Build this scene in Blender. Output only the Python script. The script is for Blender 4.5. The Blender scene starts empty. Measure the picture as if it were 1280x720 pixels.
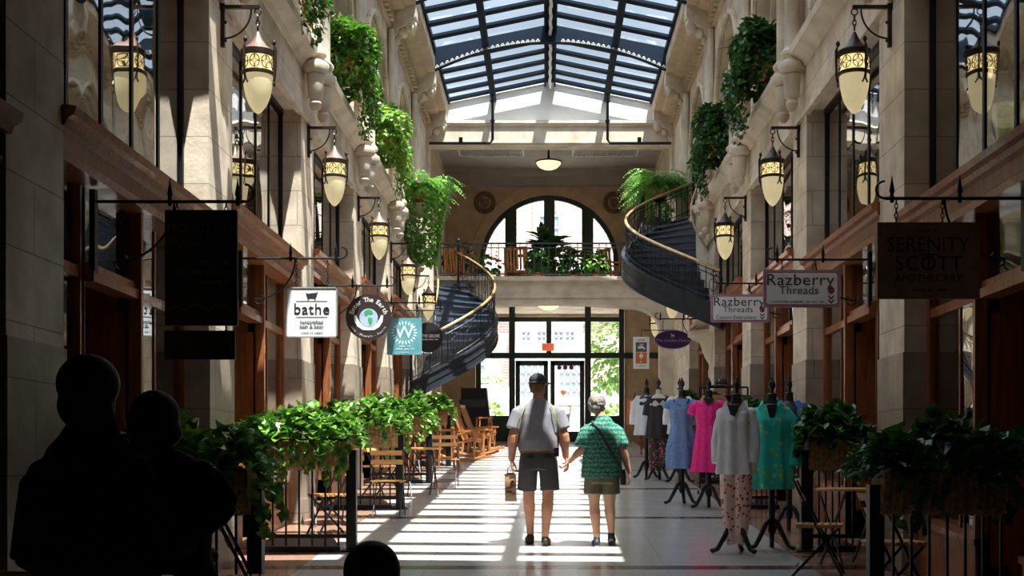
import bpy, bmesh, math, random
from mathutils import Vector, Matrix
R = math.radians
PI = math.pi
S = 0.0638            # the arcade floor climbs away from the camera
EYE = 1.73
FPX = 1600.0
WL, WR = -3.0, 3.18   # faces of the shop piers
BAY = 4.27
PC0 = 11.8            # centre of the second pier
CX = 0.09
scene = bpy.context.scene
COL = scene.collection
def fl(y): return S * y
def E(z): return z + EYE
rnd = random.Random(7)

# ------------------------------------------------------------------ materials
MATS = {}
def newmat(name):
    m = bpy.data.materials.new(name); m.use_nodes = True
    nt = m.node_tree; nt.nodes.clear()
    out = nt.nodes.new('ShaderNodeOutputMaterial')
    MATS[name] = m
    return m, nt, out
def N(nt, t, **kw):
    n = nt.nodes.new(t)
    for k, v in kw.items(): setattr(n, k, v)
    return n
def mat(name, col, rough=0.6, metal=0.0, col2=None, scale=6.0, detail=4.0, lo=0.35, hi=0.65, bump=0.0, bscale=None,
        emit=None, estr=0.0, spec=0.5, stretch=None, sheen=0.0, coat=0.0, trans=0.0, obj=True):
    m, nt, out = newmat(name)
    b = N(nt, 'ShaderNodeBsdfPrincipled')
    b.inputs['Roughness'].default_value = rough
    b.inputs['Metallic'].default_value = metal
    b.inputs['Specular IOR Level'].default_value = spec
    b.inputs['Sheen Weight'].default_value = sheen
    b.inputs['Coat Weight'].default_value = coat
    tc = N(nt, 'ShaderNodeTexCoord')
    src = tc.outputs['Object' if obj else 'Generated']
    if stretch:
        mp = N(nt, 'ShaderNodeMapping'); mp.inputs['Scale'].default_value = stretch
        nt.links.new(src, mp.inputs['Vector']); src = mp.outputs['Vector']
    nz = N(nt, 'ShaderNodeTexNoise'); nz.inputs['Scale'].default_value = scale; nz.inputs['Detail'].default_value = detail
    nt.links.new(src, nz.inputs['Vector'])
    cr = N(nt, 'ShaderNodeValToRGB')
    c2 = col2 if col2 else tuple(c * 0.8 for c in col)
    cr.color_ramp.elements[0].position = lo; cr.color_ramp.elements[0].color = (*c2, 1)
    cr.color_ramp.elements[1].position = hi; cr.color_ramp.elements[1].color = (*col, 1)
    nt.links.new(nz.outputs['Fac'], cr.inputs['Fac'])
    nt.links.new(cr.outputs['Color'], b.inputs['Base Color'])
    if bump:
        n2 = N(nt, 'ShaderNodeTexNoise'); n2.inputs['Scale'].default_value = bscale or scale * 4; n2.inputs['Detail'].default_value = 5
        nt.links.new(src, n2.inputs['Vector'])
        bp = N(nt, 'ShaderNodeBump'); bp.inputs['Strength'].default_value = bump; bp.inputs['Distance'].default_value = 0.02
        nt.links.new(n2.outputs['Fac'], bp.inputs['Height']); nt.links.new(bp.outputs['Normal'], b.inputs['Normal'])
    if emit:
        b.inputs['Emission Color'].default_value = (*emit, 1); b.inputs['Emission Strength'].default_value = estr
    last = b.outputs[0]
    if trans:
        t = N(nt, 'ShaderNodeBsdfTranslucent'); nt.links.new(cr.outputs['Color'], t.inputs['Color'])
        mx = N(nt, 'ShaderNodeMixShader'); mx.inputs[0].default_value = trans
        nt.links.new(b.outputs[0], mx.inputs[1]); nt.links.new(t.outputs[0], mx.inputs[2]); last = mx.outputs[0]
    nt.links.new(last, out.inputs['Surface'])
    return m
def glassmat(name, tint, base=0.04, amp=0.9, rough=0.0, wav=0.0, power=5.0):
    m, nt, out = newmat(name)
    lw = N(nt, 'ShaderNodeLayerWeight'); lw.inputs['Blend'].default_value = 0.5
    p = N(nt, 'ShaderNodeMath', operation='POWER'); p.inputs[1].default_value = power
    nt.links.new(lw.outputs['Facing'], p.inputs[0])
    ma = N(nt, 'ShaderNodeMath', operation='MULTIPLY_ADD'); ma.inputs[1].default_value = amp; ma.inputs[2].default_value = base
    ma.use_clamp = True
    nt.links.new(p.outputs[0], ma.inputs[0])
    tr = N(nt, 'ShaderNodeBsdfTransparent'); tr.inputs['Color'].default_value = (*tint, 1)
    gl = N(nt, 'ShaderNodeBsdfGlossy'); gl.inputs['Roughness'].default_value = rough
    if wav:
        tc = N(nt, 'ShaderNodeTexCoord')
        nz = N(nt, 'ShaderNodeTexNoise'); nz.inputs['Scale'].default_value = 1.1; nz.inputs['Detail'].default_value = 1
        nt.links.new(tc.outputs['Object'], nz.inputs['Vector'])
        bp = N(nt, 'ShaderNodeBump'); bp.inputs['Strength'].default_value = wav; bp.inputs['Distance'].default_value = 0.05
        nt.links.new(nz.outputs['Fac'], bp.inputs['Height']); nt.links.new(bp.outputs['Normal'], gl.inputs['Normal'])
    mx = N(nt, 'ShaderNodeMixShader')
    nt.links.new(ma.outputs[0], mx.inputs[0]); nt.links.new(tr.outputs[0], mx.inputs[1]); nt.links.new(gl.outputs[0], mx.inputs[2])
    nt.links.new(mx.outputs[0], out.inputs['Surface'])
    return m
def stonemat(name, c1, c2, mortar, sx, sz, rough=0.75):
    """ashlar blocks laid on a wall that runs along Y"""
    m, nt, out = newmat(name)
    tc = N(nt, 'ShaderNodeTexCoord'); sp = N(nt, 'ShaderNodeSeparateXYZ'); cb = N(nt, 'ShaderNodeCombineXYZ')
    nt.links.new(tc.outputs['Object'], sp.inputs[0])
    ad = N(nt, 'ShaderNodeMath', operation='ADD'); nt.links.new(sp.outputs['X'], ad.inputs[0]); nt.links.new(sp.outputs['Y'], ad.inputs[1])
    nt.links.new(ad.outputs[0], cb.inputs['X']); nt.links.new(sp.outputs['Z'], cb.inputs['Y'])
    br = N(nt, 'ShaderNodeTexBrick'); br.inputs['Scale'].default_value = 1.0
    br.inputs['Brick Width'].default_value = sx; br.inputs['Row Height'].default_value = sz
    br.inputs['Mortar Size'].default_value = 0.006; br.inputs['Mortar Smooth'].default_value = 0.3
    br.inputs['Color1'].default_value = (*c1, 1); br.inputs['Color2'].default_value = (*c2, 1); br.inputs['Mortar'].default_value = (*mortar, 1)
    nt.links.new(cb.outputs[0], br.inputs['Vector'])
    nz = N(nt, 'ShaderNodeTexNoise'); nz.inputs['Scale'].default_value = 3.0; nz.inputs['Detail'].default_value = 8
    nt.links.new(tc.outputs['Object'], nz.inputs['Vector'])
    cr = N(nt, 'ShaderNodeValToRGB')
    cr.color_ramp.elements[0].position = .3; cr.color_ramp.elements[0].color = (.62, .58, .54, 1)
    cr.color_ramp.elements[1].position = .62; cr.color_ramp.elements[1].color = (1.06, 1.03, 1, 1)
    nt.links.new(nz.outputs['Fac'], cr.inputs['Fac'])
    mx = N(nt, 'ShaderNodeMix', data_type='RGBA', blend_type='MULTIPLY'); mx.inputs['Factor'].default_value = .8
    nt.links.new(br.outputs['Color'], mx.inputs['A']); nt.links.new(cr.outputs['Color'], mx.inputs['B'])
    b = N(nt, 'ShaderNodeBsdfPrincipled'); b.inputs['Roughness'].default_value = rough
    nt.links.new(mx.outputs['Result'], b.inputs['Base Color'])
    bp = N(nt, 'ShaderNodeBump'); bp.inputs['Strength'].default_value = .25; bp.inputs['Distance'].default_value = .01
    n2 = N(nt, 'ShaderNodeTexNoise'); n2.inputs['Scale'].default_value = 25
    nt.links.new(tc.outputs['Object'], n2.inputs['Vector'])
    nt.links.new(n2.outputs['Fac'], bp.inputs['Height']); nt.links.new(bp.outputs['Normal'], b.inputs['Normal'])
    nt.links.new(b.outputs[0], out.inputs['Surface'])
    return m

stonemat('stone', (.80, .685, .54), (.74, .63, .49), (.40, .34, .27), 0.9, 0.42)
stonemat('stone_dark', (.42, .35, .27), (.37, .30, .23), (.2, .16, .12), 0.9, 0.55, rough=.45)
mat('stone_plain', (.74, .64, .51), .75, col2=(.52, .43, .33), scale=2.5, detail=8, lo=.3, hi=.6, bump=.2, bscale=20)
mat('stone_warm', (.64, .49, .34), .8, col2=(.50, .37, .25), scale=2.5, detail=8, bump=.2, bscale=20)
mat('stone_brown', (.24, .14, .09), .8, col2=(.17, .10, .065), scale=8)
mat('plaster_white', (.86, .86, .85), .8, col2=(.78, .78, .78), scale=1.5)
mat('ceiling_paint', (.42, .37, .33), .8, col2=(.36, .31, .28), scale=2)
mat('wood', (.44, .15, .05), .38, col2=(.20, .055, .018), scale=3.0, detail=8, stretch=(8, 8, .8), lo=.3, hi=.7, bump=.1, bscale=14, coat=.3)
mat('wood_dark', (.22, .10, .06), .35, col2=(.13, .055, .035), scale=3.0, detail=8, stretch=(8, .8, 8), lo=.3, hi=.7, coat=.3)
mat('wood_light', (.66, .36, .13), .5, col2=(.45, .22, .07), scale=3.0, detail=6, stretch=(2, 10, 10), lo=.3, hi=.7)
mat('wood_rocker', (.55, .22, .06), .45, col2=(.36, .12, .03), scale=3.0, detail=6, stretch=(3, 10, 3), lo=.3, hi=.7)
mat('wicker', (.46, .28, .12), .8, col2=(.22, .12, .05), scale=22, detail=2, bump=.5, bscale=60)
mat('iron', (.012, .012, .013), .45, metal=.3)
mat('bronze', (.055, .034, .024), .4, metal=.6, col2=(.03, .02, .015), scale=12)
mat('cap_pale', (.32, .20, .16), .4, metal=.5)
mat('steel_blue', (.014, .023, .04), .7, spec=.08, col2=(.012, .02, .034), scale=4)
mat('rivet', (.62, .60, .56), .5)
mat('green_frame', (.018, .045, .035), .35)
mat('stair_dark', (.03, .037, .047), .4, col2=(.02, .025, .032)); mat('stair_tread', (.085, .105, .14), .35, col2=(.06, .075, .10))
mat('brass_rail', (.55, .36, .16), .3, metal=.4)
mat('lantern_glass', (.46, .41, .26), .3, emit=(1.0, .82, .45), estr=.36)
mat('lantern_band', (.8, .65, .3), .35, emit=(1.0, .74, .33), estr=.95)
mat('lamp_bowl', (.8, .7, .45), .35, emit=(1.0, .80, .45), estr=1.0)
mat('bulb', (1, .8, .5), .3, emit=(1.0, .62, .30), estr=9)
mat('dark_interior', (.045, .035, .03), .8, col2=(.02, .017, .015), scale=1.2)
mat('vent_metal', (.42, .40, .38), .5)
mat('white_paint', (.82, .82, .82), .5, col2=(.76, .76, .76))
mat('sign_white', (.84, .85, .86), .5, col2=(.82, .83, .84))
mat('sign_black', (.012, .011, .012), .5)
mat('sign_brown', (.035, .018, .018), .5)
mat('ink', (.02, .02, .022), .6)
mat('ink_grey', (.33, .33, .34), .6)
mat('ink_white', (.85, .85, .85), .6)
mat('ink_navy', (.035, .045, .09), .6)
mat('ink_rasp', (.30, .03, .06), .6)
mat('ink_gold', (.16, .12, .06), .6)
mat('sign_taupe', (.42, .27, .20), .6)
mat('ink_umber', (.03, .018, .012), .6)
mat('sign_teal', (.13, .36, .40), .5, col2=(.09, .28, .33))
mat('ink_pale', (.62, .78, .80), .6)
mat('sign_purple', (.075, .02, .15), .45)
mat('ink_lilac', (.55, .42, .68), .6)
mat('pink_border', (.42, .24, .36), .5)
mat('globe_sea', (.45, .58, .78), .5)
mat('globe_land', (.05, .42, .16), .5)
mat('poster_grey', (.10, .11, .13), .6)
mat('poster_orange', (.75, .19, .04), .6)
mat('exit_red', (.75, .12, .05), .5, emit=(1, .16, .06), estr=.5)
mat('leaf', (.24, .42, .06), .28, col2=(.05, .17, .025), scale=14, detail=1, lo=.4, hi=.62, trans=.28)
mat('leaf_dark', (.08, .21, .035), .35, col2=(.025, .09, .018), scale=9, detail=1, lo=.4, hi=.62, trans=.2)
mat('leaf_lime', (.36, .50, .07), .4, col2=(.12, .32, .05), scale=7, detail=1, lo=.38, hi=.62, trans=.35)
mat('fern', (.30, .52, .08), .5, col2=(.10, .32, .05), scale=6, detail=2, lo=.35, hi=.65, trans=.4)
mat('leaf_tree', (.30, .46, .14), .6, col2=(.16, .32, .08), scale=3, trans=.35)
mat('stem', (.12, .09, .04), .7)
mat('terracotta', (.50, .18, .07), .8, col2=(.36, .12, .05))
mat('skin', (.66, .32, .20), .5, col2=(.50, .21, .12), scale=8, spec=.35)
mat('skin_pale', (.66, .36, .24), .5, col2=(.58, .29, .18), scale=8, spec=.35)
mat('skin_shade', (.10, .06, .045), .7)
mat('hair_brown', (.26, .12, .05), .6, col2=(.15, .065, .03), scale=40)
mat('hair_grey', (.34, .29, .26), .6, col2=(.16, .135, .12), scale=30, bump=.6, bscale=60)
mat('hair_dark', (.012, .009, .008), .6)
mat('shirt_grey', (.27, .25, .275), .85, col2=(.21, .195, .22), scale=5)
mat('piping_lime', (.45, .62, .12), .7)
mat('shorts_grey', (.085, .075, .08), .85, col2=(.06, .052, .056), scale=5)
mat('belt_tan', (.33, .14, .07), .5)
mat('cap_black', (.025, .026, .03), .7)
mat('shoe_brown', (.05, .025, .014), .5)
mat('shoe_navy', (.02, .024, .045), .6)
mat('shoe_sole', (.5, .48, .45), .7)
mat('shorts_khaki', (.155, .14, .075), .85, col2=(.12, .105, .055), scale=5)
mat('bag_paper', (.50, .33, .19), .8, col2=(.42, .27, .15), scale=9)
mat('bag_print', (.50, .12, .12), .8)
mat('shirt_night', (.010, .010, .012), .9)
mat('trousers_night', (.010, .010, .012), .9)
mat('shirt_wine', (.035, .007, .008), .9)
mat('mannequin_black', (.010, .010, .012), .55)
mat('mannequin_cream', (.62, .55, .46), .7)
mat('dress_black', (.028, .024, .028), .9)
mat('dress_blue', (.17, .29, .52), .85, col2=(.12, .21, .42), scale=40)
mat('dress_pink', (.90, .02, .27), .75, col2=(.78, .012, .21), scale=20)
mat('blouse_white', (.88, .88, .92), .85, col2=(.78, .78, .83), scale=6, trans=.2)
mat('blouse_grey', (.48, .50, .56), .85, trans=.1)
mat('jacket_blue', (.03, .13, .46), .7)
mat('cloth_tan', (.50, .24, .11), .9)
mat('cloth_violet', (.12, .04, .16), .9)
mat('grass', (.40, .55, .10), .9, col2=(.24, .42, .06), scale=20)
mat('pavement', (.62, .60, .56), .9)
mat('window_sky', (.30, .38, .44), .2)
mat('decal_red', (.30, .015, .04), .5)
mat('rubber', (.015, .015, .015), .6)

def spotmat(name, base, spot, scale, thr, rough=.85, stretch=None, spot2=None):
    m, nt, out = newmat(name)
    b = N(nt, 'ShaderNodeBsdfPrincipled'); b.inputs['Roughness'].default_value = rough
    tc = N(nt, 'ShaderNodeTexCoord'); v = N(nt, 'ShaderNodeTexVoronoi'); v.inputs['Scale'].default_value = scale
    src = tc.outputs['Object']
    if stretch:
        mp = N(nt, 'ShaderNodeMapping'); mp.inputs['Scale'].default_value = stretch
        nt.links.new(src, mp.inputs['Vector']); src = mp.outputs['Vector']
    nt.links.new(src, v.inputs['Vector'])
    cr = N(nt, 'ShaderNodeValToRGB'); cr.color_ramp.interpolation = 'LINEAR'
    cr.color_ramp.elements[0].position = thr; cr.color_ramp.elements[0].color = (*spot, 1)
    cr.color_ramp.elements[1].position = thr + .06; cr.color_ramp.elements[1].color = (*base, 1)
    nt.links.new(v.outputs['Distance'], cr.inputs['Fac']); nt.links.new(cr.outputs['Color'], b.inputs['Base Color'])
    nt.links.new(b.outputs[0], out.inputs['Surface'])
    return m
spotmat('tunic_green', (.03, .58, .48), (.36, .62, .10), 13, .24)
spotmat('trousers_floral', (.85, .60, .52), (.45, .04, .05), 23, .30)
spotmat('trousers_flower', (.05, .04, .045), (.55, .12, .12), 20, .3)
spotmat('cloth_pattern', (.05, .04, .04), (.45, .42, .38), 22, .24)
# teal print blouse: bands of little motifs
m, nt, out = newmat('blouse_teal')
b = N(nt, 'ShaderNodeBsdfPrincipled'); b.inputs['Roughness'].default_value = .8
tc = N(nt, 'ShaderNodeTexCoord'); mp = N(nt, 'ShaderNodeMapping'); mp.inputs['Scale'].default_value = (1, 1, 1)
nt.links.new(tc.outputs['Object'], mp.inputs['Vector'])
wv = N(nt, 'ShaderNodeTexWave', bands_direction='Z'); wv.inputs['Scale'].default_value = 6.5; wv.inputs['Distortion'].default_value = 7; wv.inputs['Detail'].default_value = 3; wv.inputs['Detail Scale'].default_value = 9
nt.links.new(mp.outputs[0], wv.inputs['Vector'])
cr = N(nt, 'ShaderNodeValToRGB')
cr.color_ramp.elements[0].position = 0; cr.color_ramp.elements[0].color = (.003, .085, .09, 1)
cr.color_ramp.elements[1].position = 1; cr.color_ramp.elements[1].color = (.02, .20, .155, 1)
e = cr.color_ramp.elements.new(.5); e.color = (.006, .11, .095, 1)
e = cr.color_ramp.elements.new(.85); e.color = (.20, .42, .24, 1)
nt.links.new(wv.outputs['Fac'], cr.inputs['Fac'])
vo = N(nt, 'ShaderNodeTexVoronoi'); vo.inputs['Scale'].default_value = 34; nt.links.new(tc.outputs['Object'], vo.inputs['Vector'])
mx = N(nt, 'ShaderNodeMix', data_type='RGBA', blend_type='MULTIPLY'); mx.inputs['Factor'].default_value = .55
c3 = N(nt, 'ShaderNodeValToRGB'); c3.color_ramp.elements[0].position = .2; c3.color_ramp.elements[0].color = (.3, .35, .35, 1); c3.color_ramp.elements[1].position = .4; c3.color_ramp.elements[1].color = (1.3, 1.3, 1.2, 1)
nt.links.new(vo.outputs['Distance'], c3.inputs['Fac']); nt.links.new(cr.outputs['Color'], mx.inputs['A']); nt.links.new(c3.outputs['Color'], mx.inputs['B'])
nt.links.new(mx.outputs['Result'], b.inputs['Base Color']); nt.links.new(b.outputs[0], out.inputs['Surface'])

glassmat('shop_glass', (.80, .84, .83), base=.12, amp=.9, rough=.015, wav=.25, power=2.0)
glassmat('upper_glass', (.62, .68, .68), base=.18, amp=.85, rough=.015, wav=.25, power=1.6)
glassmat('roof_glass', (.90, .94, .97), base=.03, amp=.5)
glassmat('door_glass', (.95, .97, .97), base=.03, amp=.6)

# floor: polished terrazzo with pale field, joints and a red-brown border by the shops
m, nt, out = newmat('terrazzo')
b = N(nt, 'ShaderNodeBsdfPrincipled')
tc = N(nt, 'ShaderNodeTexCoord'); sp = N(nt, 'ShaderNodeSeparateXYZ'); nt.links.new(tc.outputs['Object'], sp.inputs[0])
br = N(nt, 'ShaderNodeTexBrick'); br.offset = 0; br.inputs['Scale'].default_value = 1; br.inputs['Brick Width'].default_value = 1.1; br.inputs['Row Height'].default_value = 2.135
br.inputs['Mortar Size'].default_value = .006; br.inputs['Color1'].default_value = (.53, .515, .50, 1); br.inputs['Color2'].default_value = (.51, .495, .48, 1); br.inputs['Mortar'].default_value = (.42, .40, .38, 1)
nt.links.new(tc.outputs['Object'], br.inputs['Vector'])
nz = N(nt, 'ShaderNodeTexNoise'); nz.inputs['Scale'].default_value = 60; nz.inputs['Detail'].default_value = 4; nt.links.new(tc.outputs['Object'], nz.inputs['Vector'])
cr = N(nt, 'ShaderNodeValToRGB'); cr.color_ramp.elements[0].position = .35; cr.color_ramp.elements[0].color = (.80, .78, .75, 1); cr.color_ramp.elements[1].position = .6; cr.color_ramp.elements[1].color = (1, 1, 1, 1)
nt.links.new(nz.outputs['Fac'], cr.inputs['Fac'])
mx = N(nt, 'ShaderNodeMix', data_type='RGBA', blend_type='MULTIPLY'); mx.inputs['Factor'].default_value = 1
nt.links.new(br.outputs['Color'], mx.inputs['A']); nt.links.new(cr.outputs['Color'], mx.inputs['B'])
ab = N(nt, 'ShaderNodeMath', operation='ABSOLUTE'); sb = N(nt, 'ShaderNodeMath', operation='SUBTRACT'); sb.inputs[1].default_value = CX
nt.links.new(sp.outputs['X'], sb.inputs[0]); nt.links.new(sb.outputs[0], ab.inputs[0])
gt = N(nt, 'ShaderNodeMath', operation='GREATER_THAN'); gt.inputs[1].default_value = 2.35; nt.links.new(ab.outputs[0], gt.inputs[0])
m2 = N(nt, 'ShaderNodeMix', data_type='RGBA'); mb_ = N(nt, 'ShaderNodeMix', data_type='RGBA'); mb_.inputs['A'].default_value = (.33, .19, .13, 1); mb_.inputs['B'].default_value = (.085, .06, .05, 1); nt.links.new(mb_.outputs['Result'], m2.inputs['B'])
# cross bands, one per bay
md = N(nt, 'ShaderNodeMath', operation='WRAP'); md.inputs[1].default_value = 0; md.inputs[2].default_value = BAY
nt.links.new(sp.outputs['Y'], md.inputs[0])
s2 = N(nt, 'ShaderNodeMath', operation='SUBTRACT'); s2.inputs[1].default_value = 3.26; nt.links.new(md.outputs[0], s2.inputs[0])
a2 = N(nt, 'ShaderNodeMath', operation='ABSOLUTE'); nt.links.new(s2.outputs[0], a2.inputs[0])
l2 = N(nt, 'ShaderNodeMath', operation='LESS_THAN'); l2.inputs[1].default_value = .12; nt.links.new(a2.outputs[0], l2.inputs[0])
nt.links.new(l2.outputs[0], mb_.inputs['Factor'])
mm = N(nt, 'ShaderNodeMath', operation='MAXIMUM'); nt.links.new(gt.outputs[0], mm.inputs[0]); nt.links.new(l2.outputs[0], mm.inputs[1])
nt.links.new(mm.outputs[0], m2.inputs['Factor']); nt.links.new(mx.outputs['Result'], m2.inputs['A'])
nt.links.new(m2.outputs['Result'], b.inputs['Base Color'])
n3 = N(nt, 'ShaderNodeTexNoise'); n3.inputs['Scale'].default_value = 2.5; n3.inputs['Detail'].default_value = 5; nt.links.new(tc.outputs['Object'], n3.inputs['Vector'])
mr = N(nt, 'ShaderNodeMapRange'); b.inputs['Specular IOR Level'].default_value = .36; mr.inputs['To Min'].default_value = .12; mr.inputs['To Max'].default_value = .28; nt.links.new(n3.outputs['Fac'], mr.inputs['Value'])
nt.links.new(mr.outputs[0], b.inputs['Roughness'])
nt.links.new(b.outputs[0], out.inputs['Surface'])

# brick for the house outside
m, nt, out = newmat('brick')
b = N(nt, 'ShaderNodeBsdfPrincipled'); b.inputs['Roughness'].default_value = .9
tc = N(nt, 'ShaderNodeTexCoord'); mp = N(nt, 'ShaderNodeMapping'); mp.inputs['Rotation'].default_value = (R(90), 0, 0)
nt.links.new(tc.outputs['Object'], mp.inputs['Vector'])
br = N(nt, 'ShaderNodeTexBrick'); br.inputs['Scale'].default_value = 1; br.inputs['Brick Width'].default_value = .3; br.inputs['Row Height'].default_value = .11
br.inputs['Mortar Size'].default_value = .012; br.inputs['Color1'].default_value = (.66, .40, .35, 1); br.inputs['Color2'].default_value = (.58, .33, .29, 1); br.inputs['Mortar'].default_value = (.8, .74, .7, 1)
nt.links.new(mp.outputs[0], br.inputs['Vector']); nt.links.new(br.outputs['Color'], b.inputs['Base Color']); nt.links.new(b.outputs[0], out.inputs['Surface'])

# ------------------------------------------------------------------ mesh builder
class MB:
    def __init__(s): s.v = []; s.f = []; s.m = []; s.cur = 0
    def add(s, vs, fs):
        o = len(s.v); s.v += [tuple(v) for v in vs]; s.f += [tuple(i + o for i in f) for f in fs]; s.m += [s.cur] * len(fs); return s
    def box(s, x0, y0, z0, x1, y1, z1):
        if x0 > x1: x0, x1 = x1, x0
        if y0 > y1: y0, y1 = y1, y0
        if z0 > z1: z0, z1 = z1, z0
        v = [(x0,y0,z0),(x1,y0,z0),(x1,y1,z0),(x0,y1,z0),(x0,y0,z1),(x1,y0,z1),(x1,y1,z1),(x0,y1,z1)]
        return s.add(v, [(0,3,2,1),(4,5,6,7),(0,1,5,4),(1,2,6,5),(2,3,7,6),(3,0,4,7)])
    def hexa(s, v): return s.add(v, [(0,3,2,1),(4,5,6,7),(0,1,5,4),(1,2,6,5),(2,3,7,6),(3,0,4,7)])
    def bar(s, p, q, w, h=None, up=(0,0,1)):
        h = h or w; p, q = Vector(p), Vector(q); d = (q - p).normalized(); u = Vector(up)
        if abs(d.dot(u)) > .98: u = Vector((0,1,0))
        a = d.cross(u).normalized() * w / 2; b = a.cross(d).normalized() * h / 2
        return s.hexa([p-a-b, p+a-b, p+a+b, p-a+b, q-a-b, q+a-b, q+a+b, q-a+b])
    def ring(s, c, a, b, n): return [tuple(c + a*math.cos(2*PI*i/n) + b*math.sin(2*PI*i/n)) for i in range(n)]
    def loft(s, pts, rx, ry=None, n=10, side=(1,0,0), cap=True, mod=None):
        """tube of elliptical rings through pts"""
        pts = [Vector(p) for p in pts]; k = len(pts)
        rx = rx if hasattr(rx, '__len__') else [rx]*k; ry = ry or rx
        ry = ry if hasattr(ry, '__len__') else [ry]*k
        base = len(s.v); A = None
        for i, p in enumerate(pts):
            t = (pts[min(i+1,k-1)] - pts[max(i-1,0)])
            t = t.normalized() if t.length > 1e-9 else Vector((0,0,1))
            a = (Vector(side) if A is None else A); a = a - t*a.dot(t)
            if a.length < 1e-3: a = Vector((0,1,0)) - t*t.y
            if a.length < 1e-3: a = Vector((0,0,1)) - t*t.z
            a.normalize(); A = a; b = t.cross(a)
            for j in range(n):
                th = 2*PI*j/n; f = mod(i/(k-1), th) if mod else 1
                s.v.append(tuple(p + a*rx[i]*f*math.cos(th) + b*ry[i]*f*math.sin(th)))
        fs = []
        for i in range(k-1):
            for j in range(n):
                j2 = (j+1) % n
                fs.append((base+i*n+j, base+i*n+j2, base+(i+1)*n+j2, base+(i+1)*n+j))
        if cap: fs.append(tuple(base+j for j in reversed(range(n)))); fs.append(tuple(base+(k-1)*n+j for j in range(n)))
        s.f += fs; s.m += [s.cur]*len(fs); return s
    def tube(s, pts, r, n=8): return s.loft(pts, r, n=n)
    def capsule(s, p, q, r0, r1, n=12, flat=1.0, side=(1,0,0)):
        p, q = Vector(p), Vector(q); d = (q-p).normalized(); P = []; Q = []
        for t in (-.98, -.8, -.5, 0): P.append(p + d*r0*t); Q.append(r0*math.sqrt(1-t*t))
        for t in (0, .5, .8, .98): P.append(q + d*r1*t); Q.append(r1*math.sqrt(1-t*t))
        return s.loft(P, Q, [x*flat for x in Q], n=n, side=side)
    def ball(s, c, rx, ry=None, rz=None, n=14, m=8, rot=None):
        ry = ry or rx; rz = rz or rx; c = Vector(c); base = len(s.v); M = rot or Matrix.Identity(3)
        for i in range(1, m):
            ph = PI*i/m
            for j in range(n):
                th = 2*PI*j/n
                s.v.append(tuple(c + M @ Vector((rx*math.sin(ph)*math.cos(th), ry*math.sin(ph)*math.sin(th), -rz*math.cos(ph)))))
        b = len(s.v); s.v.append(tuple(c + M @ Vector((0,0,-rz)))); s.v.append(tuple(c + M @ Vector((0,0,rz))))
        fs = []
        for i in range(m-2):
            for j in range(n): j2=(j+1)%n; fs.append((base+i*n+j, base+i*n+j2, base+(i+1)*n+j2, base+(i+1)*n+j))
        for j in range(n): j2=(j+1)%n; fs.append((b, base+j2, base+j)); fs.append((b+1, base+(m-2)*n+j, base+(m-2)*n+j2))
        s.f += fs; s.m += [s.cur]*len(fs); return s
    def lathe(s, prof, c=(0,0,0), n=16, sx=1, sy=1):
        """prof: (radius, z) from bottom up"""
        base = len(s.v); k = len(prof)
        for r, z in prof:
            for j in range(n):
                th = 2*PI*j/n; s.v.append((c[0]+r*sx*math.cos(th), c[1]+r*sy*math.sin(th), c[2]+z))
        fs = []
        for i in range(k-1):
            for j in range(n): j2=(j+1)%n; fs.append((base+i*n+j, base+i*n+j2, base+(i+1)*n+j2, base+(i+1)*n+j))
        fs.append(tuple(base+j for j in reversed(range(n)))); fs.append(tuple(base+(k-1)*n+j for j in range(n)))
        s.f += fs; s.m += [s.cur]*len(fs); return s
    def extrude_y(s, prof, y0, y1, z1off=0.0):
        """closed profile of (x,z), swept along y"""
        k = len(prof)
        v = [(x, y0, z) for x, z in prof] + [(x, y1, z+z1off) for x, z in prof]
        return s.add(v, [(i, (i+1)%k, k+(i+1)%k, k+i) for i in range(k)] + [tuple(reversed(range(k))), tuple(range(k, 2*k))])
    def extrude_x(s, prof, x0, x1):
        k = len(prof)
        v = [(x0, y, z) for y, z in prof] + [(x1, y, z) for y, z in prof]
        return s.add(v, [(i, (i+1)%k, k+(i+1)%k, k+i) for i in range(k)] + [tuple(reversed(range(k))), tuple(range(k, 2*k))])
    def plate(s, prof, y0, y1):
        """closed outline of (x,z), thickness along y"""
        return s.extrude_y(prof, y0, y1)
    def disc(s, c, r, y0, y1, n=32, rz=None):
        rz = rz or r
        return s.plate([(c[0]+r*math.cos(2*PI*i/n), c[1]+rz*math.sin(2*PI*i/n)) for i in range(n)], y0, y1)
    def xform(s, M, start=0):
        s.v[start:] = [tuple(M @ Vector(v)) for v in s.v[start:]]; return s
    def build(s, name, material, parent=None, smooth=False, loc=None, rz=0, fix=True):
        me = bpy.data.meshes.new(name); me.from_pydata(s.v, [], s.f)
        mats = material if isinstance(material, (list, tuple)) else [material]
        for q in mats: me.materials.append(MATS[q])
        if len(mats) > 1:
            for p, mi in zip(me.polygons, s.m): p.material_index = mi
        if fix:
            bm = bmesh.new(); bm.from_mesh(me); bmesh.ops.recalc_face_normals(bm, faces=bm.faces); bm.to_mesh(me); bm.free()
        if smooth:
            for p in me.polygons: p.use_smooth = True
            if smooth != 'all':
                try: me.set_sharp_from_angle(angle=R(40))
                except Exception: pass
        o = bpy.data.objects.new(name, me); COL.objects.link(o)
        if parent: o.parent = parent
        if loc: o.location = loc
        if rz: o.rotation_euler.z = rz
        return o

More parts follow.
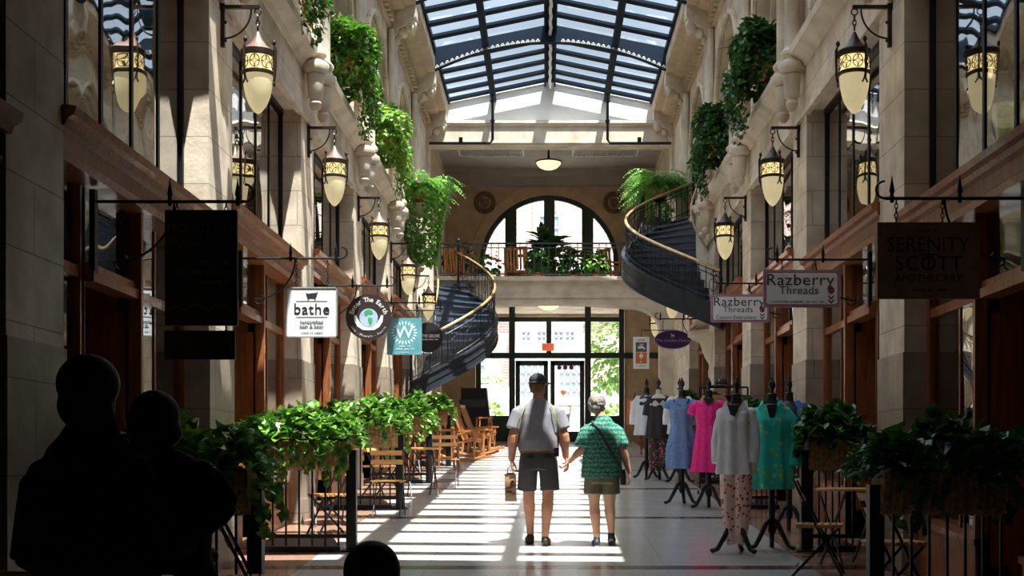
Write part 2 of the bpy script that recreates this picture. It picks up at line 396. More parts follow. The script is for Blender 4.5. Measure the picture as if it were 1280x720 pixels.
def tag(o, label=None, cat=None, group=None, kind=None):
    if label: o['label'] = label
    if cat: o['category'] = cat
    if group: o['group'] = group
    if kind: o['kind'] = kind
    return o
def struct(o): o['kind'] = 'structure'; return o
def empty(name, loc, rz=0, label=None, cat=None, group=None, kind=None):
    o = bpy.data.objects.new(name, None); COL.objects.link(o); o.location = loc; o.rotation_euler.z = rz
    o.empty_display_size = .1
    return tag(o, label, cat, group, kind)
def copy_tree(o, parent=None):
    kids = [c for c in bpy.data.objects if c.parent == o]
    c = o.copy(); COL.objects.link(c); c.parent = parent
    for ch in kids: copy_tree(ch, c)
    return c
def remeshed(mb, voxel, smooth_iter=4, factor=.5):
    """fuse overlapping closed shapes into one continuous skin"""
    me = bpy.data.meshes.new('fuse'); me.from_pydata(mb.v, [], mb.f)
    bm = bmesh.new(); bm.from_mesh(me); bmesh.ops.recalc_face_normals(bm, faces=bm.faces); bm.to_mesh(me); bm.free()
    o = bpy.data.objects.new('fuse', me); COL.objects.link(o)
    md = o.modifiers.new('r', 'REMESH'); md.mode = 'VOXEL'; md.voxel_size = voxel
    sm = o.modifiers.new('s', 'SMOOTH'); sm.iterations = smooth_iter; sm.factor = factor
    dg = bpy.context.evaluated_depsgraph_get(); dg.update()
    res = bpy.data.meshes.new_from_object(o.evaluated_get(dg))
    bpy.data.objects.remove(o); bpy.data.meshes.remove(me)
    for p in res.polygons: p.use_smooth = True
    return res
def fused(mb, name, material, parent=None, voxel=.01, it=4, loc=None):
    me = remeshed(mb, voxel, it); me.name = name; me.materials.clear(); me.materials.append(MATS[material])
    o = bpy.data.objects.new(name, me); COL.objects.link(o); o.parent = parent
    if loc: o.location = loc
    return o
def glyphs(text, size, spacing=1.0, extrude=.002, bold=0.0):
    cu = bpy.data.curves.new('lettering', 'FONT'); cu.body = text; cu.size = size; cu.extrude = extrude
    cu.align_x = 'CENTER'; cu.align_y = 'CENTER'; cu.space_character = spacing; cu.resolution_u = 3; cu.offset = bold
    o = bpy.data.objects.new('lettering', cu); COL.objects.link(o)
    dg = bpy.context.evaluated_depsgraph_get(); dg.update()
    me = bpy.data.meshes.new_from_object(o.evaluated_get(dg))
    bpy.data.objects.remove(o); bpy.data.curves.remove(cu)
    return [tuple(v.co) for v in me.vertices], [tuple(p.vertices) for p in me.polygons]
def add_text(mb, text, x, z, size, y, spacing=1.0, bold=0.0, rot=0.0, sx=1.0):
    v, f = glyphs(text, size, spacing, bold=bold)
    c, s_ = math.cos(rot), math.sin(rot)
    mb.add([(x + (a*sx)*c - b*s_, y - cc, z + (a*sx)*s_ + b*c) for a, b, cc in v], f)
def arc_text(mb, text, cx, cz, r, a0, a1, size, y, inside=False, bold=0.0):
    n = len(text)
    for i, ch in enumerate(text):
        if ch == ' ': continue
        a = a0 + (a1 - a0) * i / (n - 1)
        add_text(mb, ch, cx + r*math.cos(a), cz + r*math.sin(a), size, y, bold=bold, rot=(a + PI/2 if inside else a - PI/2))
def dashes(mb, x, z, w, h, y, n, seed=1):
    """lettering too small to read: a line of tiny strokes"""
    g = random.Random(seed); px = x - w/2
    for i in range(n):
        ww = w/n * g.uniform(.45, .8); hh = h * g.uniform(.6, 1)
        if g.random() > .15: mb.box(px, y, z - hh/2, px + ww, y - .003, z + hh/2)
        px += w/n
SKY, SUN, EXPO = 2.8, 13.0, 0.42
# ------------------------------------------------------------------ the building
SIDES = {'left': (WL, 1), 'right': (WR, -1)}
YS, YE = -6.0, 38.0
PIERS = [PC0 + BAY*k for k in range(-4, 5)]          # -5.28 ... 28.88
ZH, ZL0, ZL1, ZTOP = E(4.3), E(4.86), E(5.10), E(9.05)
XL, XR = CX - 2.565, CX + 2.565                        # inner faces of the cornice, edges of the skylight

mb = MB(); mb.hexa([(-6.7,YS,fl(YS)-.2),(6.9,YS,fl(YS)-.2),(6.9,YE,fl(YE)-.2),(-6.7,YE,fl(YE)-.2),(-6.7,YS,fl(YS)),(6.9,YS,fl(YS)),(6.9,YE,fl(YE)),(-6.7,YE,fl(YE))])
struct(mb.build('floor', 'terrazzo'))

def arch_wall(mb, X, y0, y1, z0, z1, yc, r, zs, da, db, n=20):
    """wall slab between depths da, db with an arched opening"""
    def bx(ya, yb, za, zb): mb.box(X(da), ya, za, X(db), yb, zb)
    if yc - r > y0: bx(y0, yc-r, z0, z1)
    if yc + r < y1: bx(yc+r, y1, z0, z1)
    for i in range(n):
        a0, a1 = PI*i/n, PI*(i+1)/n
        ya, yb = yc - r*math.cos(a0), yc - r*math.cos(a1); za, zb = zs + r*math.sin(a0), zs + r*math.sin(a1)
        mb.hexa([(X(da),ya,za),(X(db),ya,za),(X(db),yb,zb),(X(da),yb,zb),(X(da),ya,z1),(X(db),ya,z1),(X(db),yb,z1),(X(da),yb,z1)])

wn = 0; tn = 0; dn = 0
for side, (xw, s) in SIDES.items():
    X = lambda d, xw=xw, s=s: xw + s*d
    # wall: piers, frieze, upper arcade
    mb = MB()
    for c in PIERS:
        f = fl(c)
        mb.box(X(-.45), c-.425, f-.3, X(0), c+.425, ZH)
    mb.box(X(-.45), YS, ZH, X(0), 29.3, ZL0)
    mb.box(X(-.04), YS, ZL0-.62, X(.035), 29.3, ZL0-.55)
    for k, c in enumerate(PIERS[:-1]):
        yc = c + BAY/2
        if c < 5:
            mb.box(X(-.3), c, ZL1, X(-.02), c+BAY, ZTOP); continue
        arch_wall(mb, X, c, c+BAY, ZL1-.1, ZTOP, yc, 1.30, E(6.45), -.25, -.02)
        arch_wall(mb, X, yc-1.31, yc+1.31, ZL1-.1, E(7.8), yc, 1.16, E(6.45), -.38, -.25)
        arch_wall(mb, X, yc-1.2, yc+1.2, ZL1-.1, E(7.7), yc, 1.02, E(6.45), -.50, -.38)
        # raised hood round each arch
        pts = [(X(.02), yc - 1.38*math.cos(PI*i/22), E(6.45) + 1.38*math.sin(PI*i/22)) for i in range(23)]
        mb.loft([(X(.0), yc-1.38, ZL1)] + pts + [(X(.0), yc+1.38, ZL1)], .05, n=6)
        for rr, dd in ((1.23, -.24), (1.09, -.37)):
            pts = [(X(dd), yc - rr*math.cos(PI*i/22), E(6.45) + rr*math.sin(PI*i/22)) for i in range(23)]
            mb.loft([(X(dd), yc-rr, ZL1)] + pts + [(X(dd), yc+rr, ZL1)], .035, n=6)
    mb.box(X(-.25), PIERS[-1], ZL1-.1, X(-.02), 29.3, ZTOP)
    # plain wall beyond the last bay, and returns
    mb.box(X(-.45), 29.3, fl(29)-.3, X(0), YE, ZTOP)
    struct(mb.build('wall_' + side, 'stone'))
    # brown marble facing on the foot of each pier
    for c in PIERS:
        if c < 3: continue
        tn += 1
        m_ = MB().box(X(-.47), c-.44, fl(c)-.2, X(.015), c+.44, fl(c)+1.95)
        m_.box(X(-.48), c-.45, fl(c)-.2, X(.03), c+.45, fl(c)+.25)
        struct(m_.build('trim_%d' % tn, 'stone_dark'))
    # ledge between the floors
    tn += 1
    prof = [(X(-.5), ZL0), (X(.02), ZL0), (X(.06), ZL0+.05), (X(.13), ZL0+.09), (X(.19), ZL0+.13), (X(.20), ZL1-.02), (X(.17), ZL1), (X(-.5), ZL1)]
    struct(MB().extrude_y(prof, YS, 29.6).build('trim_%d' % tn, 'stone_plain'))
    # cornice under the skylight
    tn += 1
    xi = XL if side == 'left' else XR
    q = lambda t: X(0) + (xi - X(0)) * t
    mb = MB().extrude_y([(X(-.3), E(8.5)), (X(.02), E(8.5)), (X(.06), E(8.53)), (X(.10), E(8.60)), (q(.55), E(8.64)), (q(.62), E(8.70)), (q(.95), E(8.72)), (q(1), E(8.76)), (q(1), ZTOP), (X(-.3), ZTOP)], YS, 32.2)
    y = 9.2
    while y < 32.0:
        mb.box(X(-.02), y, E(8.32), X(.13), y+.13, E(8.5)); y += .27
    mb.box(X(-.02), 9, E(8.26), X(.045), 32.2, E(8.32))
    struct(mb.build('trim_%d' % tn, 'stone_warm'))
    # column clusters with corbels, capitals and consoles
    for c in PIERS + [32.0]:
        if c < 11: continue
        tn += 1
        mb = MB()
        last = c > 30
        for dy, r, d, zt, zb in ((0, .115, .02, E(8.05), E(5.12)), (-.27, .092, .15, E(5.92), E(4.88)), (.27, .092, .15, E(5.92), E(4.88))):
            if last and dy: continue
            if last: r = .09
            x = X(d); H = zt - zb
            low = [(r*.3, -.56), (r*.7, -.52), (r*.85, -.46), (r*.6, -.42), (r*1.0, -.38), (r*1.15, -.20), (r*1.25, -.12), (r*1.1, -.10), (r*1.75, -.06), (r*1.9, -.01), (r*1.75, .03), (r*1.2, .06)] if dy else [(r*1.6, 0), (r*1.6, .06)]
            mb.lathe(low + [(r*1.15, .10), (r*1.5, .13), (r*1.5, .17), (r*1.2, .20), (r*1.02, .22), (r, .24), (r, H-.02), (r*1.15, H), (r*1.3, H+.03), (r*1.05, H+.06), (r*1.2, H+.12), (r*1.8, H+.22), (r*1.9, H+.25), (r*1.9, H+.29)], (x, c+dy, zb), n=14)
            if dy:   # slimmer shaft above the little capital
                mb.box(X(-.03), c+dy-.15, zt+.27, X(d+.16), c+dy+.15, zt+.34)
                mb.lathe([(.06, 0), (.06, 2.0)], (X(.05), c+dy, zt+.3), n=10)
            for a in range(6):
                th = 2*PI*a/6
                mb.ball((x+r*1.5*math.cos(th), c+dy+r*1.5*math.sin(th), zt+.15), r*.4, r*.4, r*.8, n=6, m=5)
                mb.ball((x+r*1.3*math.cos(th+.5), c+dy+r*1.3*math.sin(th+.5), zt+.05), r*.35, r*.35, r*.6, n=6, m=5)
        for dy in (-.17, .17):     # thin shafts between
            if not last: mb.lathe([(.045, 0), (.045, 3.1)], (X(.015), c+dy, E(5.1)), n=10)
        # console under the cornice
        mb.extrude_y([(X(-.02), E(8.05)), (X(.10), E(8.10)), (X(.16), E(8.26)), (q(.80), E(8.40)), (q(.97), E(8.50)), (q(.97), E(8.74)), (X(-.02), E(8.74))], c-.20, c+.20)
        mb.ball((q(.75), c, E(8.38)), .12, .19, .13, n=12, m=8)
        mb.ball((q(.45), c, E(8.24)), .10, .15, .10, n=12, m=8)
        for a in range(5): mb.ball((q(.8), c-.16+.08*a, E(8.30)), .05, .04, .07, n=6, m=5)
        struct(mb.build('trim_%d' % tn, 'stone_plain', smooth=True))
    # shells behind the shops: back wall, slabs, roof
    mb = MB()
    mb.box(X(-3.4), YS, fl(YS)-.3, X(-3.2), YE, ZTOP+.1)
    mb.box(X(-3.4), YS, ZTOP-.05, X(-.25), YE, ZTOP+.1)
    mb.box(X(-3.4), YS, ZL0-.1, X(-.48), YE, ZL0+.05)
    mb.box(X(-3.3), YE-.2, 0, X(-.4), YE, ZTOP); mb.box(X(-3.3), 29.3, 0, X(-.45), 29.5, ZTOP)
    for c in PIERS[1:]:
        mb.box(X(-3.3), c-.06, fl(c)-.3, X(-.42), c+.06, ZTOP)
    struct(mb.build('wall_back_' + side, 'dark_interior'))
    # one shop front, mezzanine window and upper arch window per bay
    for k, c in enumerate(PIERS[:-1]):
        if c < 2.5: 
            mb = MB().box(X(-.4), c, fl(c)-.3, X(-.2), c+BAY, ZH)
            struct(mb.build('wall_%s_near' % side, 'dark_interior')); continue
        kk = round((c - 7.53) / BAY)
        y0, y1 = c + .425, c + BAY - .425
        zc = E(2.20 + .262*kk)      # top of the timber cornice climbs with the floor
        f0, f1 = fl(y0), fl(y1)
        tn += 1
        pr = [(X(-.40), zc-.30), (X(-.03), zc-.30), (X(-.01), zc-.25), (X(-.05), zc-.22), (X(-.04), zc-.12), (X(.02), zc-.11), (X(.035), zc-.07), (X(.075), zc-.05), (X(.09), zc), (X(.05), zc+.012), (X(-.40), zc+.02)]
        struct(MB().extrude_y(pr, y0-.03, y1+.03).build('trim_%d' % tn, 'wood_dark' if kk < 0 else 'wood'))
        tn += 1
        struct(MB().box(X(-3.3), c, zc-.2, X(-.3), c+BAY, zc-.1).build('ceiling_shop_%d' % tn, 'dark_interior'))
        # mezzanine window
        wn += 1
        w = empty('window_%d' % wn, (0, 0, 0), kind='structure')
        zt = ZH; gx = X(-.25)
        fr = MB()
        fr.box(gx-.03, y0, zc, gx+.03, y0+.04, zt); fr.box(gx-.03, y1-.04, zc, gx+.03, y1, zt)
        fr.box(gx-.04, y0, zt-.06, gx+.04, y1, zt); fr.box(gx-.04, y0, zc, gx+.04, y1, zc+.07)
        for i in range(1, 5):
            yy = y0 + (y1-y0)*i/5; fr.box(gx-.015, yy-.024, zc, gx+.015, yy+.024, zt)
        fr.build('window_frame', 'iron', w)
        MB().box(gx-.004, y0, zc, gx+.004, y1, zt).build('pane', 'upper_glass', w)
        # slim drain pipe in the corner of the pier
        # shop window + recessed entrance
        yp, yq = y0 + .92, y0 + 1.84
        w = empty('window_%d' % (wn+100), (0, 0, 0), kind='structure')
        zb = zc - .30; zd = (fl(yp)+fl(yq))/2 + 2.38
        fr = MB()
        for ya in (y0, yp-.09, yq, y1-.07): fr.box(X(-.28), ya, fl(ya)-.1, X(-.20), ya+.08, zb)
        ym = (yq+y1)/2; fr.box(X(-.27), ym-.02, fl(ym)+.5, X(-.235), ym+.02, zb)
        for a, b_ in ((y0, yp), (yq, y1)):
            fr.box(X(-.28), a, zd+.02, X(-.21), b_, zd+.10)
            fr.hexa([(X(-.36),a,fl(a)-.1),(X(-.12),a,fl(a)-.1),(X(-.12),b_,fl(b_)-.1),(X(-.36),b_,fl(b_)-.1),(X(-.36),a,fl(a)+.46),(X(-.12),a,fl(a)+.46),(X(-.12),b_,fl(b_)+.46),(X(-.36),b_,fl(b_)+.46)])
            fr.hexa([(X(-.38),a,fl(a)+.46),(X(-.09),a,fl(a)+.46),(X(-.09),b_,fl(b_)+.46),(X(-.38),b_,fl(b_)+.46),(X(-.38),a,fl(a)+.51),(X(-.09),a,fl(a)+.51),(X(-.09),b_,fl(b_)+.51),(X(-.38),b_,fl(b_)+.51)])
        fr.box(X(-.28), yp-.05, zd, X(-.12), yq+.05, zd+.07); fr.box(X(-.27), yp-.05, zd+.07, X(-.15), yq+.05, zd+.13)
        # deep timber cheek on the far side of the recess (faces the hall's near end)
        fr.box(X(-1.15), yq, fl(yq)-.1, X(-.10), yq+.05, zb)
        fr.box(X(-1.15), yp-.06, fl(yp)-.1, X(-.20), yp-.0, zb)
        for z_ in (fl(yq)+.3, fl(yq)+1.35):      # raised panels of the cheek
            fr.box(X(-.95), yq-.015, z_, X(-.22), yq, z_+.9)
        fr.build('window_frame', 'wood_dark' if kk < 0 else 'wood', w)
        g = MB()
        for a, b_ in ((y0+.06, yp-.05), (yq+.06, y1-.05)): g.box(X(-.254), a, fl(b_)+.4, X(-.246), b_, zb)
        g.box(X(-.204), yp, zd+.1, X(-.196), yq, zb)
        g.build('pane', 'shop_glass', w)
        dn += 1
        dr = empty('door_%d' % dn, (0, 0, 0), kind='structure')
        m_ = MB(); fx = X(-1.1); fz = fl(yq)
        for a, b_, c0, c1 in ((yp, yp+.13, fz, zd), (yq-.13, yq, fz, zd), (yp, yq, fz, fz+.35), (yp, yq, zd-.15, zd), (yp, yq, fz+.95, fz+1.05)): m_.box(fx-.025, a, c0, fx+.025, b_, c1)
        m_.box(fx-.03, yp, zd, fx+.03, yq, zb)
        m_.build('door_leaf', 'wood_dark', dr)
        MB().box(fx-.005, yp+.1, fz+.3, fx+.005, yq-.1, zd-.1).build('pane', 'shop_glass', dr)
        MB().tube([(X(-1.04), yp+.09, fz+.95), (X(-1.0), yp+.09, fz+.98), (X(-1.0), yp+.09, fz+1.2), (X(-1.04), yp+.09, fz+1.23)], .012, 8).build('door_handle', 'brass_rail', dr, smooth=True)
        # arch window
        if c < 5: continue
        yc = c + BAY/2
        w = empty('window_%d' % (wn+200), (0, 0, 0), kind='structure')
        fr = MB(); xx = X(-.85)
        for i in range(5): yy = yc-1.0+.5*i; fr.box(xx-.04, yy-.035, ZL1-.1, xx+.04, yy+.035, E(7.6))
        for z_ in (ZL1-.1, E(6.05), E(6.45), E(7.5)): fr.box(xx-.04, yc-1.05, z_, xx+.04, yc+1.05, z_+.09)
        fr.build('window_frame', 'iron', w)
        MB().box(xx-.004, yc-1.1, ZL1-.1, xx+.004, yc+1.1, E(7.7)).build('pane', 'upper_glass', w)
        m_ = MB().box(X(-.80), yc-1.05, E(6.14), X(-.62), yc+1.05, E(6.42))
        m_.box(X(-.62), yc-.85, E(6.2), X(-.60), yc+.85, E(6.36))
        m_.box(X(-.95), yc-1.25, ZL1-.1, X(-.48), yc-1.02, E(7.7)); m_.box(X(-.95), yc+1.02, ZL1-.1, X(-.48), yc+1.25, E(7.7))
        m_.box(X(-.95), yc-1.25, ZL1-.1, X(-.48), yc+1.25, ZL1-.02); m_.box(X(-.95), yc-1.25, E(7.62), X(-.48), yc+1.25, E(7.75))
        m_.build('window_sill', 'stone_warm', w)

# near end, unseen: storey over the entrance, ceiling lowered to block light; back wall
struct(MB().box(WL, YS, E(3.62), WR, 9.0, E(3.8)).build('ceiling', 'dark_interior'))
mb = MB().box(-6.6, 8.8, E(4.9), 6.8, 9.0, E(9.9)); mb.box(WL, 8.8, E(3.62), WR, 9.0, E(4.9)); mb.box(-6.6, YS, E(9.8), 6.8, 9.0, E(9.95)); struct(mb.build('wall_over_entrance', 'stone'))  # low header added out of view to keep skylight off the near end
struct(MB().box(-6.7, YS-.2, fl(YS)-.3, 6.9, YS, E(9.9)).build('wall_back', 'dark_interior'))

# skylight
sk = empty('roof_skylight', (0, 0, 0), kind='structure')
ZE, ZR, Y0, Y1 = E(9.03), E(9.54), 9.0, 32.25
MBg = MB()
for xa, xb, za, zb in ((XL-.06, CX, ZE+.08, ZR+.08), (CX, XR+.06, ZR+.08, ZE+.08)):
    MBg.hexa([(xa,Y0,za),(xb,Y0,zb),(xb,Y1,zb),(xa,Y1,za),(xa,Y0,za+.01),(xb,Y0,zb+.01),(xb,Y1,zb+.01),(xa,Y1,za+.01)])
MBg.build('pane', 'roof_glass', sk)
truss_y = [32.2 - .12] + [28.1 - 4.1*i for i in range(5)]
mb = MB()
y = Y0 + .2
ys = []
for t in range(len(truss_y)-1):
    for i in range(1, 5): ys.append(truss_y[t] - (truss_y[t]-truss_y[t+1])*(i-.0)/5)
ys.append(31.98); ys += [10.55, 9.8, 9.2]
for y in ys:
    for xa, xb in ((XL, CX), (XR, CX)):
        mb.bar((xa, y, ZE+.0), (xb, y, ZR+.02), .23, .055)
mb.build('rafter', 'steel_blue', sk)
mb = MB()
for x in (CX-1.42, CX+1.42):
    z = ZR - abs(x-CX)/2.565*.51
    mb.box(x-.055, Y0, z-.17, x-.02, Y1, z+.05); mb.box(x+.02, Y0, z-.17, x+.055, Y1, z+.05); mb.box(x-.07, Y0, z-.19, x+.07, Y1, z-.165)
mb.build('purlin', 'steel_blue', sk)
mb = MB(); mb.box(CX-.14, Y0, ZR-.10, CX-.10, Y1, ZR+.08); mb.box(CX+.10, Y0, ZR-.10, CX+.14, Y1, ZR+.08); mb.box(CX-.14, Y0, ZR-.0, CX+.14, Y1, ZR+.11)
mb.build('ridge_beam', 'steel_blue', sk)
pts = [(CX+.012*math.sin(i*1.7), Y0+.2+(Y1-.4-Y0)*i/120, ZR-.16-.012*math.cos(i*2.1)) for i in range(121)]
MB().loft(pts, .035, n=7).build('cable_bundle', 'white_paint', sk, smooth=True)
for x in (XL, XR): MB().box(x-.05, Y0, ZE-.02, x+.05, Y1, ZE+.1).build('eave_plate', 'steel_blue', sk)
for y in truss_y[1:]:
    mb = MB(); n = 24
    zl = lambda t: E(8.60) + (E(9.20)-E(8.60))*(1-(2*t-1)**2)
    for i in range(n):
        a, b_ = i/n, (i+1)/n
        xa, xb = XL+.03+(5.07)*a, XL+.03+5.07*b_
        ta = ZE+.06+.51*(1-abs(2*a-1)); tb = ZE+.06+.51*(1-abs(2*b_-1))
        mb.hexa([(xa,y-.012,zl(a)),(xb,y-.012,zl(b_)),(xb,y+.012,zl(b_)),(xa,y+.012,zl(a)),(xa,y-.012,ta),(xb,y-.012,tb),(xb,y+.012,tb),(xa,y+.012,ta)])
        mb.hexa([(xa,y-.08,zl(a)-.015),(xb,y-.08,zl(b_)-.015),(xb,y+.08,zl(b_)-.015),(xa,y+.08,zl(a)-.015),(xa,y-.08,zl(a)),(xb,y-.08,zl(b_)),(xb,y+.08,zl(b_)),(xa,y+.08,zl(a))])
    tr = mb.build('truss', 'steel_blue', sk)
    rv = MB()
    for i in range(46):
        t = (i+.5)/46
        if abs(t-.5) < .045: continue
        x = XL+.03+5.07*t; rv.ball((x, y-.085, zl(t)+.035), .026, .02, .026, n=6, m=4)
        rv.box(x-.045, y-.03, zl(t)+.0, x+.045, y-.013, zl(t)+.05)
    rv.build('rivet', 'rivet', tr)
# white gable end
mb = MB().plate([(XL-.05, E(8.4)), (XR+.05, E(8.4)), (XR+.05, ZE), (CX, ZR+.02), (XL-.05, ZE)], 32.25, 32.4)
mb.plate([(XL-.05, ZE-.02), (CX, ZR), (XR+.05, ZE-.02), (XR+.05, ZE+.12), (CX, ZR+.14), (XL-.05, ZE+.12)], 32.2, 32.45)
struct(mb.build('wall_gable', 'plaster_white'))
# stone beam across the hall under the gable
tn += 1
pr = [(32.0, E(7.90)), (32.0, E(8.38)), (31.96, E(8.40)), (31.94, E(8.46)), (31.97, E(8.50)), (31.97, E(8.53)), (32.45, E(8.53)), (32.45, E(7.90))]
mb = MB().extrude_x(pr, WL, WR)
mb.extrude_x([(31.975, E(7.96)), (31.975, E(8.0)), (32.0, E(8.0)), (32.0, E(7.96))], WL, WR)
struct(mb.build('trim_%d' % tn, 'stone_plain'))
# upper loggia ceiling and its roof
struct(MB().box(WL-.1, 32.3, E(8.62), WR+.1, YE+.3, E(8.8)).build('ceiling_loggia', 'ceiling_paint'))
tn += 1
struct(MB().extrude_x([(37.6, E(8.62)), (37.65, E(8.5)), (37.8, E(8.42)), (37.85, E(8.2)), (38.0, E(8.15)), (38.0, E(8.62))], WL, WR).build('trim_%d' % tn, 'ceiling_paint'))
# balcony: slab and arched front
mb = MB().box(WL, 32.1, E(4.38), WR, YE, E(4.58))
pr = [(WL, E(4.58))]
pts = [(WL, E(3.2))]
hw = 2.75; rr = .75
for i in range(9):
    a = PI - PI/2*i/8; pts.append((CX-hw+rr + rr*math.cos(a), E(3.3) + rr*.75*math.sin(a)))
for i in range(1, 10): t = i/10; pts.append((CX-hw+rr + (2*hw-2*rr)*t, E(3.3)+rr*.75 + .09*math.sin(PI*t)))
for i in range(9):
    a = PI/2 - PI/2*i/8; pts.append((CX+hw-rr + rr*math.cos(a), E(3.3) + rr*.75*math.sin(a)))
pts.append((WR, E(3.2)))
low = pts
for i in range(len(low)-1):
    (xa, za), (xb, zb) = low[i], low[i+1]
    mb.hexa([(xa,32.0,za),(xb,32.0,zb),(xb,32.5,zb),(xa,32.5,za),(xa,32.0,E(4.6)),(xb,32.0,E(4.6)),(xb,32.5,E(4.6)),(xa,32.5,E(4.6))])
mb.box(WL, 31.9, E(4.52), WR, 32.1, E(4.62)); mb.box(WL, 31.96, E(4.1), WR, 32.0, E(4.14))
mb.box(WL, 32.0, fl(32)-.2, CX-hw, 32.5, E(3.3)); mb.box(CX+hw, 32.0, fl(32)-.2, WR, 32.5, E(3.3))
struct(mb.build('slab_balcony', 'stone_plain'))
# end wall with the great arched window
mb = MB(); AZ, AR, AX = E(5.84), 2.07, .085
n = 32
mb.box(WL-.1, 38.0, E(4.3), AX-AR, 38.3, E(8.7)); mb.box(AX+AR, 38.0, E(4.3), WR+.1, 38.3, E(8.7))
for i in range(n):
    a0, a1 = PI*i/n, PI*(i+1)/n
    xa, xb = AX-AR*math.cos(a0), AX-AR*math.cos(a1); za, zb = AZ+AR*math.sin(a0), AZ+AR*math.sin(a1)
    mb.hexa([(xa,38.0,za),(xb,38.0,zb),(xb,38.3,zb),(xa,38.3,za),(xa,38.0,E(8.7)),(xb,38.0,E(8.7)),(xb,38.3,E(8.7)),(xa,38.3,E(8.7))])
mb.box(AX-AR, 38.0, E(4.3), AX+AR, 38.3, E(4.75))
mb.box(WL-.1, 36.0, fl(36)-.1, -2.0, 36.3, E(4.38)); mb.box(2.2, 36.0, fl(36)-.1, WR+.1, 36.3, E(4.38))
mb.box(WL-.1, 36.3, fl(36)-.1, -2.3, 38.3, E(4.38)); mb.box(2.4, 36.3, fl(36)-.1, WR+.1, 38.3, E(4.38))
# moulded band round the arch and sunk spandrel lines
pts = [(AX-2.38*math.cos(PI*i/40), 37.98, AZ+2.38*math.sin(PI*i/40)) for i in range(41)]; mb.loft(pts, .035, n=6)
for sx in (-1, 1):
    mb.bar((AX+sx*2.78, 37.98, E(8.0)), (AX+sx*1.35, 37.98, E(8.0)), .03, .03); mb.bar((AX+sx*1.35, 37.98, E(8.0)), (AX+sx*2.0, 37.98, E(7.3)), .03, .03); mb.bar((AX+sx*2.78, 37.98, E(8.0)), (AX+sx*2.78, 37.98, E(5)), .03, .03)
struct(mb.build('wall_end', 'stone_warm'))
for sx in (-1, 1):
    tn += 1
    t = empty('trim_%d' % tn, (CX+sx*1.92, 37.97, E(7.68)), kind='structure')
    mb = MB(); k = 28
    for r0, r1, y_ in ((.23, .33, -.05), (.19, .23, -.03)):
        for i in range(k):
            a, b_ = 2*PI*i/k, 2*PI*(i+1)/k
            P = lambda r, a, y: (r*math.cos(a), y, r*math.sin(a))
            mb.hexa([P(r0,a,y_),P(r1,a,y_),P(r1,b_,y_),P(r0,b_,y_),P(r0,a,.03),P(r1,a,.03),P(r1,b_,.03),P(r0,b_,.03)])
    for i in range(16): a = 2*PI*i/16; mb.ball((.28*math.cos(a), -.06, .28*math.sin(a)), .04, .03, .04, n=6, m=4)
    mb.build('medallion_ring', 'stone_brown', t)
    MB().plate([(-.12,.12),(.12,.12),(.12,-.02),(.07,-.11),(0,-.15),(-.07,-.11),(-.12,-.02)], -.05, .02).build('shield', 'stone_brown', t)
# arched window joinery
w = empty('window_90', (AX, 38.1, AZ), kind='structure')
fr = MB()
for i in range(n):
    a0, a1 = PI*i/n, PI*(i+1)/n
    P = lambda r, a, y: (r*math.cos(a), y, r*math.sin(a))
    fr.hexa([P(1.93,a0,-.06),P(2.07,a0,-.06),P(2.07,a1,-.06),P(1.93,a1,-.06),P(1.93,a0,.06),P(2.07,a0,.06),P(2.07,a1,.06),P(1.93,a1,.06)])
for x, hw_ in ((-1.14, .17), (0, .16), (1.14, .17)): fr.box(x-hw_, -.08, -1.1, x+hw_, .08, math.sqrt(AR**2-x*x)-.05)
for x in (-2.0, 2.0): fr.box(x-.07, -.06, -1.1, x+.07, .06, 0)
fr.box(-1, -.04, .24, 1, .04, .32); fr.box(-2, -.06, -1.1, 2, .06, -.9)
fr.build('window_frame', 'green_frame', w)
MB().plate([(2.0*math.cos(PI*i/32), 2.0*math.sin(PI*i/32)) for i in range(33)] + [(-2, -1), (2, -1)], -.004, .004).build('pane', 'door_glass', w)
# entrance screen with double doors
w = empty('window_91', (0, 36.0, E(0)), kind='structure'); b0 = fl(36) - EYE
fr = MB()
for x0, x1 in ((-1.98,-1.84),(-1.05,-.88),(1.08,1.25),(2.04,2.18)): fr.box(x0, -.08, b0, x1, .08, 4.38)
fr.box(-1.98, -.07, 2.90, 2.18, .07, 3.06); fr.box(-1.98, -.07, 3.93, 2.18, .07, 4.06)
for x0, x1 in ((-3.0,-1.98),(2.18,3.15)): fr.box(x0, -.05, 2.90, x1, -.001, 3.06)
fr.box(.0, -.06, 3.06, .14, .06, 3.95)
fr.box(-1.98, -.06, b0, -.9, .06, b0+.72); fr.box(1.1, -.06, b0, 2.18, .06, b0+.72)
for x0, x1 in ((-1.84, -1.05), (1.25, 2.04)): fr.box(x0+.08, -.08, b0+.12, x1-.08, -.06, b0+.6)
fr.build('window_frame', 'green_frame', w)
g = MB(); g.box(-1.9, -.004, b0+.7, -.95, .004, 4.3); g.box(1.15, -.004, b0+.7, 2.1, .004, 4.3); g.box(-.95, -.004, 3.0, 1.15, .004, 4.3)
g.build('pane', 'door_glass', w)
